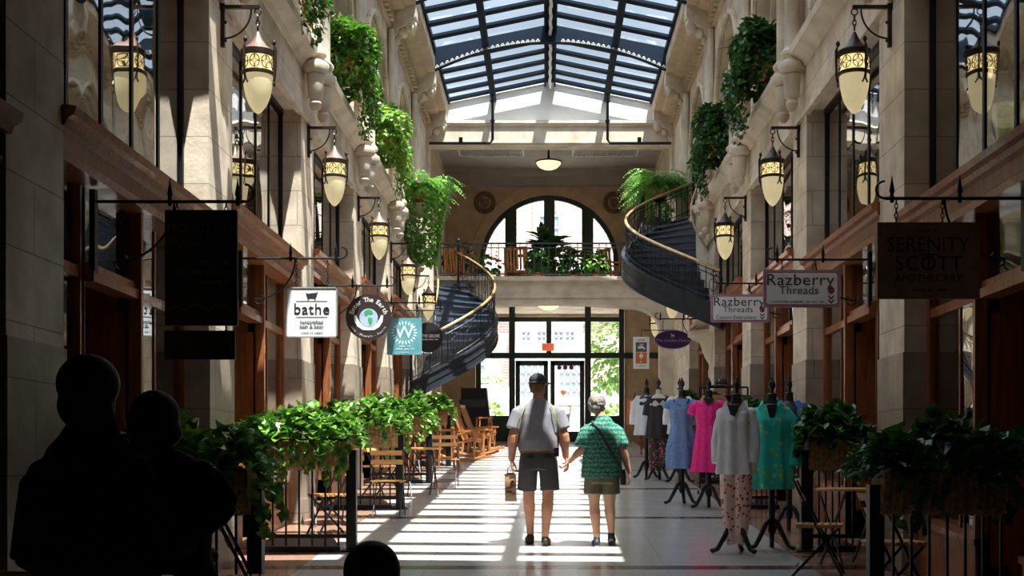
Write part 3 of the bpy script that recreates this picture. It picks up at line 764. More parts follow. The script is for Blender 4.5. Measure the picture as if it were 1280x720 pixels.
for nm, x0, x1 in (('door_91', -.87, .05), ('door_92', .11, 1.07)):
    d = empty(nm, (0, 35.97, E(0)), kind='structure')
    m_ = MB(); t = b0 + 2.27
    for a, b_, c0, c1 in ((x0, x0+.13, b0, t), (x1-.13, x1, b0, t), (x0, x1, b0+.0, b0+.28), (x0, x1, t-.14, t)): m_.box(a, -.03, c0, b_, .03, c1)
    m_.build('door_leaf', 'green_frame', d)
    MB().box(x0+.1, -.005, b0+.2, x1-.1, .005, t-.1).build('pane', 'door_glass', d)
    hx = x1-.07 if nm == 'door_91' else x0+.07
    MB().tube([(x0+.1, -.04, b0+1.0), (x0+.12, -.09, b0+1.0), (x1-.12, -.09, b0+1.0), (x1-.1, -.04, b0+1.0)], .015).build('door_handle', 'brass_rail', d, smooth=True)
for i, x in enumerate((.36, .53, .70)):
    o = MB().disc((0, 0), .062, -.006, .006).build('decal', 'decal_red', loc=(x, 35.955, E(2.64)))
    tag(o, 'round dark red sticker on the glass of the entrance door', 'sticker', 'three red stickers on the door')
# exit sign
ex = empty('exit_sign', (.045, 35.85, E(3.2)), label='small red exit sign over the green double doors', cat='sign')
mb = MB().box(-.17, -.03, -.10, .17, .03, .11); mb.build('sign_housing', 'exit_red', ex)
mb = MB(); add_text(mb, 'EXIT', 0, 0, .15, -.034, bold=.004, sx=.9); mb.build('lettering', 'ink_white', ex)
MB().box(-.02, -.01, .11, .02, .11, .16).build('bracket', 'iron', ex)

# balcony railing
def rail_panel(mb, x0, x1, y, z, h=.86, step=.175):
    mb.box(x0, y-.025, z+h-.035, x1, y+.025, z+h); mb.box(x0, y-.015, z+.06, x1, y+.015, z+.09); mb.box(x0, y-.012, z+h-.14, x1, y+.012, z+h-.115)
    k = int((x1-x0)/step)
    for i in range(k+1):
        x = x0 + (x1-x0)*i/k; mb.box(x-.011, y-.011, z, x+.011, y+.011, z+h)
o = MB(); rail_panel(o, WL, WR-.6, 32.05, E(4.62)); o = o.build('railing', 'iron')
tag(o, 'straight black iron railing along the balcony below the arched window', 'railing')
# railings in front of the upper arches
for side, (xw, s) in SIDES.items():
    for k, c in enumerate(PIERS[:-1]):
        if c < 7: continue
        if side == 'right' and c > 24: continue
        yc = c + BAY/2; mb = MB(); x = xw - s*.12; z = ZL1
        mb.box(x-.02, yc-1.28, z+.86, x+.02, yc+1.28, z+.9); mb.box(x-.012, yc-1.28, z+.05, x+.012, yc+1.28, z+.08)
        for i in range(20):
            y = yc-1.25+2.5*i/19; mb.box(x-.01, y-.01, z, x+.01, y+.01, z+.88)
        for i in range(6):
            y = yc-1.05+.42*i
            mb.loft([(x, y+.09*math.cos(2*PI*t/12), z+.5+.13*math.sin(2*PI*t/12)) for t in range(13)], .008, n=5, side=(1,0,0))
        o = mb.build('railing', 'iron')
        tag(o, 'black iron railing in the upper arch, bay %s, %s wall' % (['one','two','three','four','five','six'][max(0, round((c-7.53)/BAY))], 'sunlit' if side == 'left' else 'shaded'), 'railing', 'iron railings in the upper arches')

# vents and ceiling lamps of the loggia
for x0, x1, nm in ((-2.45, -.62, 'sunlit fern side'), (.72, 2.55, 'shaded fern side')):
    v = empty('ceiling_vent', ((x0+x1)/2, 35.1, E(8.62)), label='long slatted ceiling grille above the balcony, ' + nm, cat='vent', group='grilles in the balcony ceiling')
    hw_ = (x1-x0)/2; fr = MB()
    fr.box(-hw_, -.9, -.04, -hw_+.05, .9, 0); fr.box(hw_-.05, -.9, -.04, hw_, .9, 0); fr.box(-hw_, -.9, -.04, hw_, -.85, 0); fr.box(-hw_, .85, -.04, hw_, .9, 0)
    fr.build('frame', 'white_paint', v)
    sl = MB()
    for i in range(18): x = -hw_+.1+(2*hw_-.2)*i/17; sl.box(x-.02, -.85, -.03, x+.02, .85, -.01)
    sl.build('slat', 'vent_metal', v)
def bowl_lamp(y, ztop, zb, label, r=.34):
    v = empty('ceiling_lamp', (.06, y, ztop), label=label, cat='lamp')
    h = ztop - zb
    MB().lathe([(.02, -h), (.12, -h+.01), (.24, -h+.06), (.32, -h+.14), (r, -h+.20), (r-.03, -h+.21)], n=24).build('lamp_shade', 'lamp_bowl', v, smooth=True)
    MB().lathe([(r+.02, -h+.19), (r+.03, -h+.22), (.2, -h+.27), (.05, -h+.30), (.03, -h+.36), (.025, 0)], n=24).build('lamp_rod', 'bronze', v, smooth=True)
bowl_lamp(35.0, E(8.62), E(7.98), 'hanging bowl lamp glowing under the ceiling above the balcony')
bowl_lamp(34.6, E(4.38), E(4.10), 'glowing bowl lamp under the balcony above the entrance doors', .30)
# conduits that drop from the skylight and turn to the walls
for x, xe, lab in ((CX-1.42, WL+.1, 'sunlit wall'), (CX+1.42, WR-.1, 'shaded wall')):
    o = MB().loft([(x, 31.6, E(9.2)), (x, 31.6, E(7.95)), (x+(.06 if xe > 0 else -.06), 31.6, E(7.86)), (xe, 31.6, E(7.86))], .035, n=8)
    for z in (8.4, 8.9): o.lathe([(.06, -.03), (.06, .03)], (x, 31.6, E(z)), n=8)
    o.lathe([(.05, 0), (.05, .14)], ((x+xe)/2, 31.6, E(7.86)), n=8)
    o = o.build('conduit', 'iron', smooth=True)
    tag(o, 'black pipe hanging from the skylight and turning to the ' + lab, 'pipe')

# ------------------------------------------------------------------ outside
g = fl(38)
struct(MB().box(-25, 38.0, g-.3, 25, 70, g).build('ground', 'pavement'))
hs = empty('house', (0, 52, g), label='brick house with white porch seen through the entrance glass', cat='building')
mb = MB().box(-12, 0, 0, 12, 3, 14)
mb.build('wall', 'brick', hs)
mb = MB(); zz = EYE - g
def zp(py): return (577-py)/30.8 + zz
def xp(px): return (px-683)/30.8
mb.box(xp(644), -.6, 0, xp(728), 0, zp(400)); mb.box(xp(600), -.3, zp(480), xp(617), 0, zp(400)); mb.box(xp(640), -.8, zp(405), xp(732), 0, zp(396))
mb.box(xp(590), -.5, 0, xp(790), 0, zp(484))
for y, d in ((505, 1.6), (512, 2.0), (520, 2.4)): mb.box(xp(640), -d, 0, xp(732), 0, zp(y))
mb.box(xp(666), -.08, zp(331), xp(683), 0, zp(246)); mb.box(xp(695), -.08, zp(331), xp(703), 0, zp(246))
mb.box(-12, -.35, zp(338), 12, 0, zp(333)); mb.box(-12, -.2, zp(395), 12, 0, zp(372))
mb.build('white_trim', 'white_paint', hs)
def grid_window(x0, x1, z0, z1, y, nx, nz, par):
    f = MB().box(x0, y-.03, z0, x1, y, z1).build('window', 'window_sky', par)
    m_ = MB()
    for i in range(nx+1): x = x0+(x1-x0)*i/nx; m_.box(x-.03, y-.07, z0, x+.03, y-.03, z1)
    for i in range(nz+1): z = z0+(z1-z0)*i/nz; m_.box(x0, y-.07, z-.03, x1, y-.03, z+.03)
    m_.build('glazing_bar', 'white_paint', f)
for x in (652, 671, 692, 706): grid_window(xp(x), xp(x+12), zp(428), zp(416), -.6, 2, 2, hs)
for x in (650, 698): grid_window(xp(x), xp(x+30), zp(500), zp(455), -.6, 4, 4, hs)
for x in (601, ): grid_window(xp(x), xp(x+6), zp(470), zp(415), -.3, 1, 4, hs)
grid_window(xp(674), xp(699), zp(300), zp(270), -.08, 2, 2, hs)
# ------------------------------------------------------------------ lanterns
ORD = ['first', 'second', 'third', 'fourth', 'fifth', 'sixth', 'seventh']
def make_lantern(s):
    """hangs from a bracket fixed to the pier; local origin at the wall, x runs towards the wall's back"""
    t = empty('wall_lantern', (0, 0, 0))
    b = MB()
    b.box(-.035, -.02, -.28, .0, .02, .12); b.box(-.01, -.05, .06, .01, .05, .12)
    b.box(-.36, -.018, .075, .0, .018, .105)
    b.loft([(-.02+0*i, 0, -.2) if i == 0 else (-.02-.26*math.sin(PI/2*i/10), 0, -.2+.27*(1-math.cos(PI/2*i/10))) for i in range(11)], .009, n=6, side=(0,1,0))
    for z in (-.22, -.05): b.ball((-.04, 0, z), .016)
    k = b.build('bracket', 'bronze', t, smooth=True)
    c = MB()
    c.loft([(-.34+.03*math.cos(2*PI*i/10), 0, .045+.03*math.sin(2*PI*i/10)) for i in range(11)], .007, n=5, side=(0,1,0))
    for j in range(3):
        c.loft([(-.34+.016*math.cos(2*PI*i/10)*(j%2), .016*math.cos(2*PI*i/10)*((j+1)%2), -.01-.045*j+.03*math.sin(2*PI*i/10)) for i in range(11)], .006, n=5, side=(.3,.8,0))
    c.build('chain', 'bronze', t, smooth=True)
    ox, oz = -.34, -.14
    MB().lathe([(.012, 0), (.022, -.02), (.03, -.04), (.045, -.07), (.07, -.11), (.115, -.155), (.15, -.175), (.152, -.18), (.01, -.18)][::-1], (ox, 0, oz), n=20).build('lantern_cap', 'cap_pale' if s > 0 else 'bronze', t, smooth=True)  # left wall's lantern caps are paler than the right wall's
    MB().lathe([(.138, -.235), (.156, -.225), (.156, -.18), (.14, -.17)], (ox, 0, oz), n=24).build('upper_band', 'bronze', t, smooth=True)
    MB().lathe([(.138, -.405), (.152, -.395), (.152, -.375), (.138, -.365)], (ox, 0, oz), n=24).build('lower_band', 'bronze', t, smooth=True)
    g = MB().lathe([(.005, -.755), (.03, -.74), (.06, -.705), (.09, -.655), (.113, -.59), (.127, -.52), (.134, -.45), (.136, -.39)], (ox, 0, oz), n=24).build('lamp_glass', 'lantern_glass', t, smooth=True)
    MB().lathe([(.134, -.39), (.134, -.22)], (ox, 0, oz), n=24).build('pierced_band', 'lantern_band', t, smooth=True)
    f = MB()
    for q in range(8):      # fretwork: circles with a four-pointed star
        th = 2*PI*q/8; P = lambda u, v: (ox+.139*math.cos(th+u/.139), .139*math.sin(th+u/.139), oz-.30+v)
        f.loft([P(.046*math.cos(2*PI*i/14), .058*math.sin(2*PI*i/14)) for i in range(15)], .0045, n=4)
        for a in range(4): 
            a0 = PI/2*a
            f.loft([P(.046*math.cos(a0), .058*math.sin(a0)), P(.012*math.cos(a0+PI/4), .014*math.sin(a0+PI/4)), P(.046*math.cos(a0+PI/2), .058*math.sin(a0+PI/2))], .004, n=4)
    f.build('fretwork', 'bronze', t)
    for q in range(3):
        th = 2*PI*q/3 + R(-65); u = MB(); cx_, cy_ = math.cos(th), math.sin(th)
        u.loft([(ox+.150*cx_, .150*cy_, oz-.12), (ox+.165*cx_, .165*cy_, oz-.17), (ox+.163*cx_, .163*cy_, oz-.40), (ox+.15*cx_, .15*cy_, oz-.46)], [.006, .015, .011, .014], n=6)
        u.ball((ox+.15*cx_, .15*cy_, oz-.105), .02, .02, .028, n=8, m=6)
        u.bar((ox+.15*cx_, .15*cy_, oz-.45), (ox+.15*cx_-.03*cy_, .15*cy_+.03*cx_, oz-.50), .012); u.bar((ox+.15*cx_, .15*cy_, oz-.45), (ox+.15*cx_+.03*cy_, .15*cy_-.03*cx_, oz-.50), .012)
        u.build('strap', 'bronze', t, smooth=True)
    return t
for side, (xw, s) in SIDES.items():
    proto = None
    for k in ((0, 1, 2, 3, 4) if s > 0 else (0, 1, 2, 4, 5)):
        y = PC0 + BAY*k; z = E(4.10)
        if proto is None: o = proto = make_lantern(s)
        else: o = copy_tree(proto)
        o.location = (xw, y, z); o.rotation_euler.z = 0 if s < 0 else PI
        tag(o, '%s glowing amber lantern from the near end along the %s wall' % (ORD[k], 'sunlit stone' if s > 0 else 'shaded stone'), 'lantern', 'wall lanterns')
# lamps glimpsed inside the mezzanine rooms
o = empty('pendant_bulb', (3.75, 10.85, E(4.8)), label='bare glowing bulb hanging behind the dark mezzanine glass', cat='lamp')
MB().ball((0, 0, -1.5), .035, .035, .05).build('bulb', 'bulb', o, smooth=True); MB().tube([(0, 0, 0), (0, 0, -1.45)], .006).build('cord', 'iron', o)
o = empty('pendant_bowl', (4.0, 11.1, E(4.8)), label='amber bowl lamp glimpsed through the dark mezzanine glass', cat='lamp')
MB().lathe([(.02, -1.9), (.1, -1.88), (.16, -1.8), (.18, -1.72)], n=16).build('lamp_shade', 'lamp_bowl', o, smooth=True); MB().tube([(0, 0, 0), (0, 0, -1.72)], .008).build('lamp_rod', 'iron', o)

# ------------------------------------------------------------------ hanging signs
def bracket(side, y, z, L, label):
    xw, s = SIDES[side]
    t = empty('sign_bracket', (xw, y, z), label=label, cat='bracket', group='scrolled sign brackets')
    b = MB(); X = lambda d: s*d
    b.tube([(X(-.16), 0, 0), (X(L), 0, 0)], .012)
    pts = [(X(L), 0, 0)] + [(X(L+.06*math.sin(a)), 0, .06-.06*math.cos(a)) for a in [PI*i/8 for i in range(1, 9)]]
    b.tube(pts, .009, 6)
    b.build('arm', 'iron', t, smooth=True)
    b = MB()
    b.tube([(X(.42*math.cos(PI/2*i/12)-.0), 0, -.42*math.sin(PI/2*i/12)+.0) for i in range(13)][::-1], .009, 6)
    pts = [(X(0+.05*(1-math.cos(a))), 0, -.42-.05*math.sin(a)) for a in [PI*1.3*i/9 for i in range(10)]]
    b.tube(pts, .008, 6)
    b.build('scroll', 'iron', t, smooth=True)
    b = MB()
    for x in (L-.52, L-.05):
        MB().lathe([(.012, -.03), (.02, 0), (.012, .03), (.02, .05), (.006, .13), (.002, .16)], (X(x), 0, 0), n=8).build('finial', 'iron', t, smooth=True)
    b.box(X(-.16), -.03, -.5, X(-.12), .03, .08)
    b.build('wall_plate', 'iron', t)
    return t
def chains(t, xs, ztop, zbot):
    for x in xs:
        b = MB(); z = ztop; j = 0
        while z > zbot + .01:
            b.loft([((.011*math.cos(2*PI*i/8) if j % 2 else 0)+x, (0 if j % 2 else .011*math.cos(2*PI*i/8)), z-.02+.022*math.sin(2*PI*i/8)) for i in range(9)], .0038, n=4, side=(.5,.5,0)); z -= .033; j += 1
        b.build('chain', 'iron', t)
def rrect(w, h, r, n=6):
    P = []
    for cx_, cz_, a0 in ((w/2-r, h/2-r, 0), (-w/2+r, h/2-r, 90), (-w/2+r, -h/2+r, 180), (w/2-r, -h/2+r, 270)):
        for i in range(n+1): a = R(a0+90*i/n); P.append((cx_+r*math.cos(a), cz_+r*math.sin(a)))
    return P
def pxpt(px, py, y): return (px-683)/FPX*y, E((577-py)/FPX*y)
SY = [PC0+BAY*k-4.27+.425+.92 for k in range(8)]   # the door posts: 8.87, 13.14 ...
# left wall
def hang(nm, side, px, py, y, label, zarm):
    x, z = pxpt(px, py, y); xw, s = SIDES[side]
    L = abs(x-xw) + .30
    bracket(side, y, zarm, L, 'black scrolled iron bracket carrying the ' + nm)
    return empty('hanging_sign', (x, y, z), label=label, cat='sign')
def zpx(py, y): return E((577-py)/FPX*y)
y = SY[0]
t = hang('tall near black sign', 'left', 252, 335, y, 'tall black board with faint lettering hanging in deep shade', zpx(252, y))
w_, h_ = .50, .80
MB().plate(rrect(w_, h_, .008), -.015, .015).build('board', 'sign_black', t)
b = MB(); add_text(b, 'MOUNTAIN', -.01, .27, .085, -.017); add_text(b, 'MADE', -.1, .17, .085, -.017)
for i, (z_, n_, w2, xx) in enumerate(((.04, 9, .2, .1), (-.03, 13, .36, .03), (-.10, 8, .22, .08))): dashes(b, xx, z_, w2, .02, -.0165, n_, i)
pts = [(-.23, -.3), (-.17, -.26), (-.11, -.3), (-.03, -.25), (.05, -.3), (.13, -.25), (.21, -.29)]
for p, q in zip(pts, pts[1:]): b.bar((p[0], -.017, p[1]), (q[0], -.017, q[1]), .004, .006)
b.bar((-.22, -.017, .22), (.22, -.017, .22), .003, .003)
b.build('lettering', 'ink_gold', t)
MB().plate(rrect(.49, .20, .005), -.012, .012).xform(Matrix.Translation((-.01, 0, -.535))).build('lower_board', 'sign_brown', t)
b = MB(); dashes(b, -.12, -.5, .15, .02, -.0135, 6, 4); dashes(b, -.12, -.56, .15, .02, -.0135, 6, 5); b.box(.02, -.0135, -.61, .2, -.012, -.46); b.build('lower_lettering', 'ink_umber', t)
chains(t, (-.17, .17), zpx(252, y)-t.location.z, .40); chains(t, (-.17, .17), -.395, -.44)
y = SY[1]
t = hang('white bathe sign', 'left', 390, 390.5, y, 'square white board lettered bathe with a bathtub drawing', zpx(323, y))
MB().plate(rrect(.525, .515, .006), -.014, .014).build('board', 'sign_white', t)
b = MB()
for a, c0, c1, d in ((-.2625, -.2575, -.250, .2575), (.250, -.2575, .2625, .2575)): b.box(a, -.02, c0, c1, .02, d)
for a, c in ((-.2575, -.245), (.245, .2575)): b.box(-.2625, -.02, a, .2625, .02, c)
b.build('border', 'vent_metal', t)
b = MB(); add_text(b, 'bathe', 0, .03, .155, -.0165, spacing=1.08)
b.box(-.16, -.0165, .112, .16, -.014, .115); b.box(-.16, -.0165, -.052, .16, -.014, -.049)
b.plate([(-.06, .20), (-.05, .16), (-.04, .142), (.04, .142), (.05, .16), (.065, .215), (.05, .20), (-.045, .19)], -.0165, -.014)
for x in (-.035, .035): b.ball((x, -.016, .136), .008, .003, .008, n=8, m=5)
b.build('lettering', 'ink', t)
b = MB(); add_text(b, 'handcrafted', 0, -.10, .05, -.0165); add_text(b, 'bath & body', 0, -.145, .05, -.0165); dashes(b, 0, -.21, .24, .016, -.0145, 16, 2)
b.build('small_lettering', 'ink_grey', t); chains(t, (-.16, .16), zpx(323, y)-t.location.z, .258)
y = SY[2]
t = hang('round earth sign', 'left', 461, 396.5, y, 'round dark brown board with hands cupping a globe', zpx(348, y)-.10)
MB().disc((0, 0), .312, -.014, .014, 48).build('board', 'sign_brown', t)
b = MB(); arc_text(b, 'Enter The Earth', 0, 0, .235, R(165), R(15), .088, -.0165, bold=.0015)
arc_text(b, 'Gems - Minerals - Fossils', 0, 0, .262, R(212), R(328), .042, -.0165, inside=True)
hand = [(-.20, .02), (-.17, .03), (-.15, -.02), (-.11, -.08), (-.05, -.125), (0, -.135), (.05, -.125), (.11, -.08), (.15, -.02), (.17, .03), (.20, .02), (.19, -.06), (.15, -.13), (.08, -.175), (0, -.18), (-.08, -.175), (-.15, -.13), (-.19, -.06)]
for i in range(len(hand)//2-1):
    j = len(hand)-1-i
    q = [hand[i], hand[i+1], hand[j-1], hand[j]]; b.plate(q, -.018, -.013)
b.build('lettering', 'ink_white', t)
MB().disc((0, -.01), .125, -.020, -.013, 32).build('globe', 'globe_sea', t)
b = MB().plate([(-.05, .085), (.0, .105), (.05, .085), (.06, .05), (.02, .03), (-.005, .045), (-.02, .01), (-.05, .03), (-.06, .06)], -.023, -.019)
b.plate([(.0, .0), (.05, -.01), (.055, -.06), (.025, -.11), (.005, -.07), (-.01, -.03)], -.023, -.019)
b.build('continents', 'globe_land', t); chains(t, (-.12, .12), .42, .30)
y = SY[3]
t = hang('teal leaf sign', 'left', 505.5, 420.5, y, 'square teal board with a pale letter inside a leafy wreath', zpx(377, y)-.02)
MB().plate(rrect(.59, .62, .006), -.014, .014).build('board', 'sign_teal', t)
b = MB(); add_text(b, 'W', 0, .06, .30, -.0165, bold=.004)
for i in range(22):
    a = 2*PI*i/22; b.plate([(.19*math.cos(a)+.045*math.cos(a+q)*(1 if abs(math.cos(q)) > .5 else .4), .06+.17*math.sin(a)+.045*math.sin(a+q)*(1 if abs(math.cos(q)) > .5 else .4)) for q in (0, PI/2, PI, 3*PI/2)], -.0165, -.013)
dashes(b, 0, -.17, .22, .03, -.015, 7, 8); dashes(b, 0, -.215, .34, .03, -.015, 12, 9); dashes(b, 0, -.275, .16, .012, -.015, 10, 3)
b.build('lettering', 'ink_pale', t); chains(t, (-.2, .2), zpx(377, y)-.02-t.location.z, .31)
for y, px, py, r, nm in ((SY[4], 535, 422, .305, 'larger nearer'), (SY[5], 555, 430.5, .295, 'smaller farther')):
    t = hang('%s round black sign' % nm, 'left', px, py, y, '%s round black board of the two with white capitals' % nm, zpx(py, y)+.55)
    MB().disc((0, 0), r, -.014, .014, 48).build('board', 'sign_black', t)
    b = MB(); add_text(b, 'AT THE GROVE', .0, .03, .085, -.0165, bold=.0025, sx=.8); dashes(b, 0, -.04, .42, .03, -.015, 18, 6)
    b.build('lettering', 'ink_white', t); chains(t, (-.12, .12), .55, r-.02)
# right wall
y = SY[0]
t = hang('near taupe sign', 'right', 1160, 326, y, 'dark taupe apothecary board hanging from chains in deep shade', zpx(248, y))
MB().plate(rrect(.71, .53, .006), -.015, .015).build('board', 'sign_taupe', t)
b = MB(); add_text(b, 'SERENITY', -.005, .105, .145, -.017, bold=-.001, sx=.92); add_text(b, 'SCOTT', .0, -.025, .145, -.017, sx=.95, spacing=1.1); add_text(b, 'APOTHECARY', .0, -.125, .07, -.017, spacing=1.05)
b.box(-.006, -.018, -.06, .006, -.015, .09); b.box(-.06, -.018, .035, .06, -.015, .045); dashes(b, 0, .205, .14, .015, -.016, 9, 1); dashes(b, 0, -.205, .26, .015, -.016, 15, 2)
b.build('lettering', 'ink_umber', t); chains(t, (-.22, .10), zpx(248, y)-t.location.z, .265)
def tulip(b, x, z, k=1.0):
    b.plate([(x-.035*k, z+.02*k), (x-.02*k, z+.03*k), (x, z+.055*k), (x+.02*k, z+.03*k), (x+.035*k, z+.02*k), (x+.03*k, z-.02*k), (x, z-.04*k), (x-.03*k, z-.02*k)], -.019, -.0145)
for y, px, py, w_, h_, near in ((SY[1], 1002, 361, .79, .385, True), (SY[2], 925, 385.5, .80, .38, False)):
    t = hang('%s pink-edged sign' % ('nearer' if near else 'farther'), 'right', px, py, y, ('shaded pink-edged board with a tulip, the nearer of the matching pair' if near else 'brighter pink-edged board lettered Custom Embroidery below a tulip'), zpx(py, y)+(.30 if near else .34))
    MB().plate(rrect(w_, h_, .02), -.012, .012).build('board', 'pink_border', t)
    MB().plate(rrect(w_-.05, h_-.05, .03), -.0155, -.011).build('panel_edge', 'ink_rasp', t)
    MB().plate(rrect(w_-.062, h_-.062, .028), -.0165, -.012).build('panel', 'sign_white', t)
    b = MB(); add_text(b, 'Razberry', 0-.02, .085, .17, -.0185, bold=.0, sx=1.08, spacing=1.05); add_text(b, 'Threads', -.03, -.02, .115, -.0185, spacing=1.08)
    for q in (-.075, -.115):
        b.plate([(.27, q+.012), (.30, q-.02), (.33, q+.012), (.33, q-.008), (.30, q-.042), (.27, q-.008)], -.0185, -.0165)
    if near: dashes(b, -.05, -.135, .56, .014, -.0175, 34, 3)
    else: add_text(b, 'Custom Embroidery', -.055, -.125, .066, -.0185)
    b.build('lettering', 'ink_navy', t)
    b = MB(); tulip(b, .30, -.02); b.build('tulip', 'ink_rasp', t); chains(t, (-.2, .12), .33 if not near else .29, h_/2)
y = SY[4]
t = hang('oval purple sign', 'right', 841, 424.5, y, 'oval purple board with a small white sheep', zpx(424.5, y)+.42)
MB().disc((0, 0), .375, -.014, .012, 48, rz=.195).build('border', 'ink_lilac', t)
MB().disc((0, 0), .36, -.017, .014, 48, rz=.18).build('board', 'sign_purple', t)
b = MB(); add_text(b, 'The Golden Fleece', 0, -.02, .088, -.0195, sx=1.02); b.build('lettering', 'ink_lilac', t)
b = MB().box(-.03, -.019, .07, .03, -.016, .10); b.box(-.04, -.019, .09, -.022, -.016, .125)
for x in (-.028, -.012, .014, .026): b.box(x-.004, -.019, .045, x+.004, -.016, .075)
b.build('sheep', 'ink_white', t); chains(t, (-.2, .2), .42, .165)
# tall banner with a tap and a glass
y = 31.2; x, z = pxpt(801.5, 441, y)
t = empty('banner_sign', (x, y, z), label='narrow white hanging board showing a tap above a wine glass', cat='sign')
MB().plate(rrect(.39, .78, .004), -.012, .012).build('board', 'sign_white', t)
MB().box(-.135, -.016, .02, .135, -.011, .255).build('grey_panel', 'poster_grey', t)
MB().box(-.135, -.016, -.265, .135, -.011, .01).build('orange_panel', 'poster_orange', t)
b = MB(); b.box(-.05, -.02, .20, .06, -.016, .215); b.box(-.01, -.02, .16, .02, -.016, .21); b.plate([(-.08, .10), (-.08, .16), (.03, .165), (.08, .13), (.10, .08), (.07, .08), (.04, .11), (-.04, .10)], -.02, -.016)
b.disc((0, -.08), .045, -.02, -.016, 20, rz=.055); b.box(-.006, -.02, -.22, .006, -.016, -.12); b.box(-.035, -.02, -.23, .035, -.016, -.22); b.box(-.01, -.02, -.02, .01, -.016, .01)
b.build('emblem', 'ink_white', t)
b = MB(); dashes(b, 0, .31, .25, .045, -.014, 7, 2); dashes(b, 0, -.32, .22, .03, -.014, 8, 3); b.build('lettering', 'ink_grey', t)
MB().tube([(0, 0, .39), (0, 0, .55), (WR-x, 0, .55)], .01).build('hanger', 'iron', t)

# ------------------------------------------------------------------ the two curving stairs
def stair(name, cx, cy, r_in, r_out, a0, a1, z0, z1, steps, label, rail_r, hh=0, rin=None):
    """a0 -> a1 while the tread rises from z0 to z1"""
    t = empty(name, (cx, cy, 0), label=label, cat='staircase')
    P = lambda r, a, z: (r*math.cos(a), r*math.sin(a), z)
    tr = MB(); st = MB()
    n = steps; rise = (z1-z0)/n
    for i in range(n):
        a, b_ = a0+(a1-a0)*i/n, a0+(a1-a0)*(i+1)/n; z = z0+rise*(i+1); da = (b_-a)*.12
        for q in range(3):
            u, v = a-da+(b_-a+da)*q/3, a-da+(b_-a+da)*(q+1)/3
            tr.hexa([P(r_in,u,z-.04),P(r_out,u,z-.04),P(r_out,v,z-.04),P(r_in,v,z-.04),P(r_in,u,z),P(r_out,u,z),P(r_out,v,z),P(r_in,v,z)])
        tr.hexa([P(r_in,a,z-rise-.03),P(r_out,a,z-rise-.03),P(r_out,a+(b_-a)*.06,z-rise-.03),P(r_in,a+(b_-a)*.06,z-rise-.03),P(r_in,a,z-.02),P(r_out,a,z-.02),P(r_out,a+(b_-a)*.06,z-.02),P(r_in,a+(b_-a)*.06,z-.02)])
    tr.build('tread', 'stair_tread', t)
    k = 48
    def band(m, ra, rb, dlo, dhi):
        for i in range(k):
            a, b_ = a0+(a1-a0)*i/k, a0+(a1-a0)*(i+1)/k; za, zb = z0+(z1-z0)*i/k, z0+(z1-z0)*(i+1)/k
            m.hexa([P(ra,a,za+dlo),P(rb,a,za+dlo),P(rb,b_,zb+dlo),P(ra,b_,zb+dlo),P(ra,a,za+dhi),P(rb,a,za+dhi),P(rb,b_,zb+dhi),P(ra,b_,zb+dhi)])
    band(st, r_out-.03, r_out+.03, -.23, .15); band(st, r_out-.05, r_out+.06, .13, .18); band(st, r_out-.05, r_out+.06, -.25, -.21); band(st, r_out+.03, r_out+.045, -.06, -.03)
    band(st, r_in, r_out, -.23, -.19); band(st, r_in-.03, r_in+.03, -.23, .14)
    st.build('stringer', 'stair_dark', t)
    hr = MB(); lo = MB(); bal = MB()
    pts = [P(rail_r, a0+(a1-a0)*i/k, z0+(z1-z0)*i/k+.98-hh) for i in range(k+1)]
    hr.loft(pts, .032, .025, n=8); hr.build('handrail', 'brass_rail', t, smooth=True)
    for dz in (.92-hh, .83-hh, .26): lo.loft([P(rail_r, a0+(a1-a0)*i/k, z0+(z1-z0)*i/k+dz) for i in range(k+1)], .010, n=5)
    lo.build('rail', 'iron', t)
    nb = int(abs(a1-a0)*rail_r/.135)
    for i in range(nb+1):
        a = a0+(a1-a0)*i/nb; z = z0+(z1-z0)*i/nb
        bal.bar(P(rail_r, a, z+.14), P(rail_r, a, z+.96-hh), .016)
        if i % 3 == 1:
            c = Vector(P(rail_r, a, z+.52)); tg = Vector((-math.sin(a), math.cos(a), 0))
            for sgn in (1,):
                bal.loft([c + tg*.075*math.cos(2*PI*q/12) + Vector((0,0,.12*math.sin(2*PI*q/12))) for q in range(13)], .008, n=5, side=(math.cos(a), math.sin(a), 0))
                bal.loft([c + tg*.05*math.cos(2*PI*q/8)+ Vector((0,0,.20+.05*math.sin(2*PI*q/8))) for q in range(9)], .007, n=4, side=(math.cos(a), math.sin(a), 0))
        if i in (0, nb): bal.lathe([(.03, 0), (.03, 1.0), (.045, 1.05), (.02, 1.12), (.045, 1.18), (.02, 1.24)], P(rail_r, a, z+.1), n=8)
    bal.build('baluster', 'iron', t)
    # inner handrail on the drum
    pts = [P((rin or r_in)+.08, a0+(a1-a0)*i/k, z0+(z1-z0)*i/k+1.0) for i in range(k+1)]
    MB().loft(pts, .025, n=7).build('inner_handrail', 'brass_rail', t, smooth=True)
    return t
RS = (3.70, 25.75); LS = (-3.05, 30.1)
stair('curved_staircase', RS[0], RS[1], .60, 2.13, R(257), R(104), E(2.70), E(5.22), 14, 'dark iron staircase curving down from the upper level above the dresses', 2.10, hh=.13, rin=.70)
stair('curved_staircase', LS[0], LS[1], .42, 1.86, R(-88), R(62), E(1.58), E(4.2), 15, 'dark iron staircase curving down beside the round black signs', 1.84)
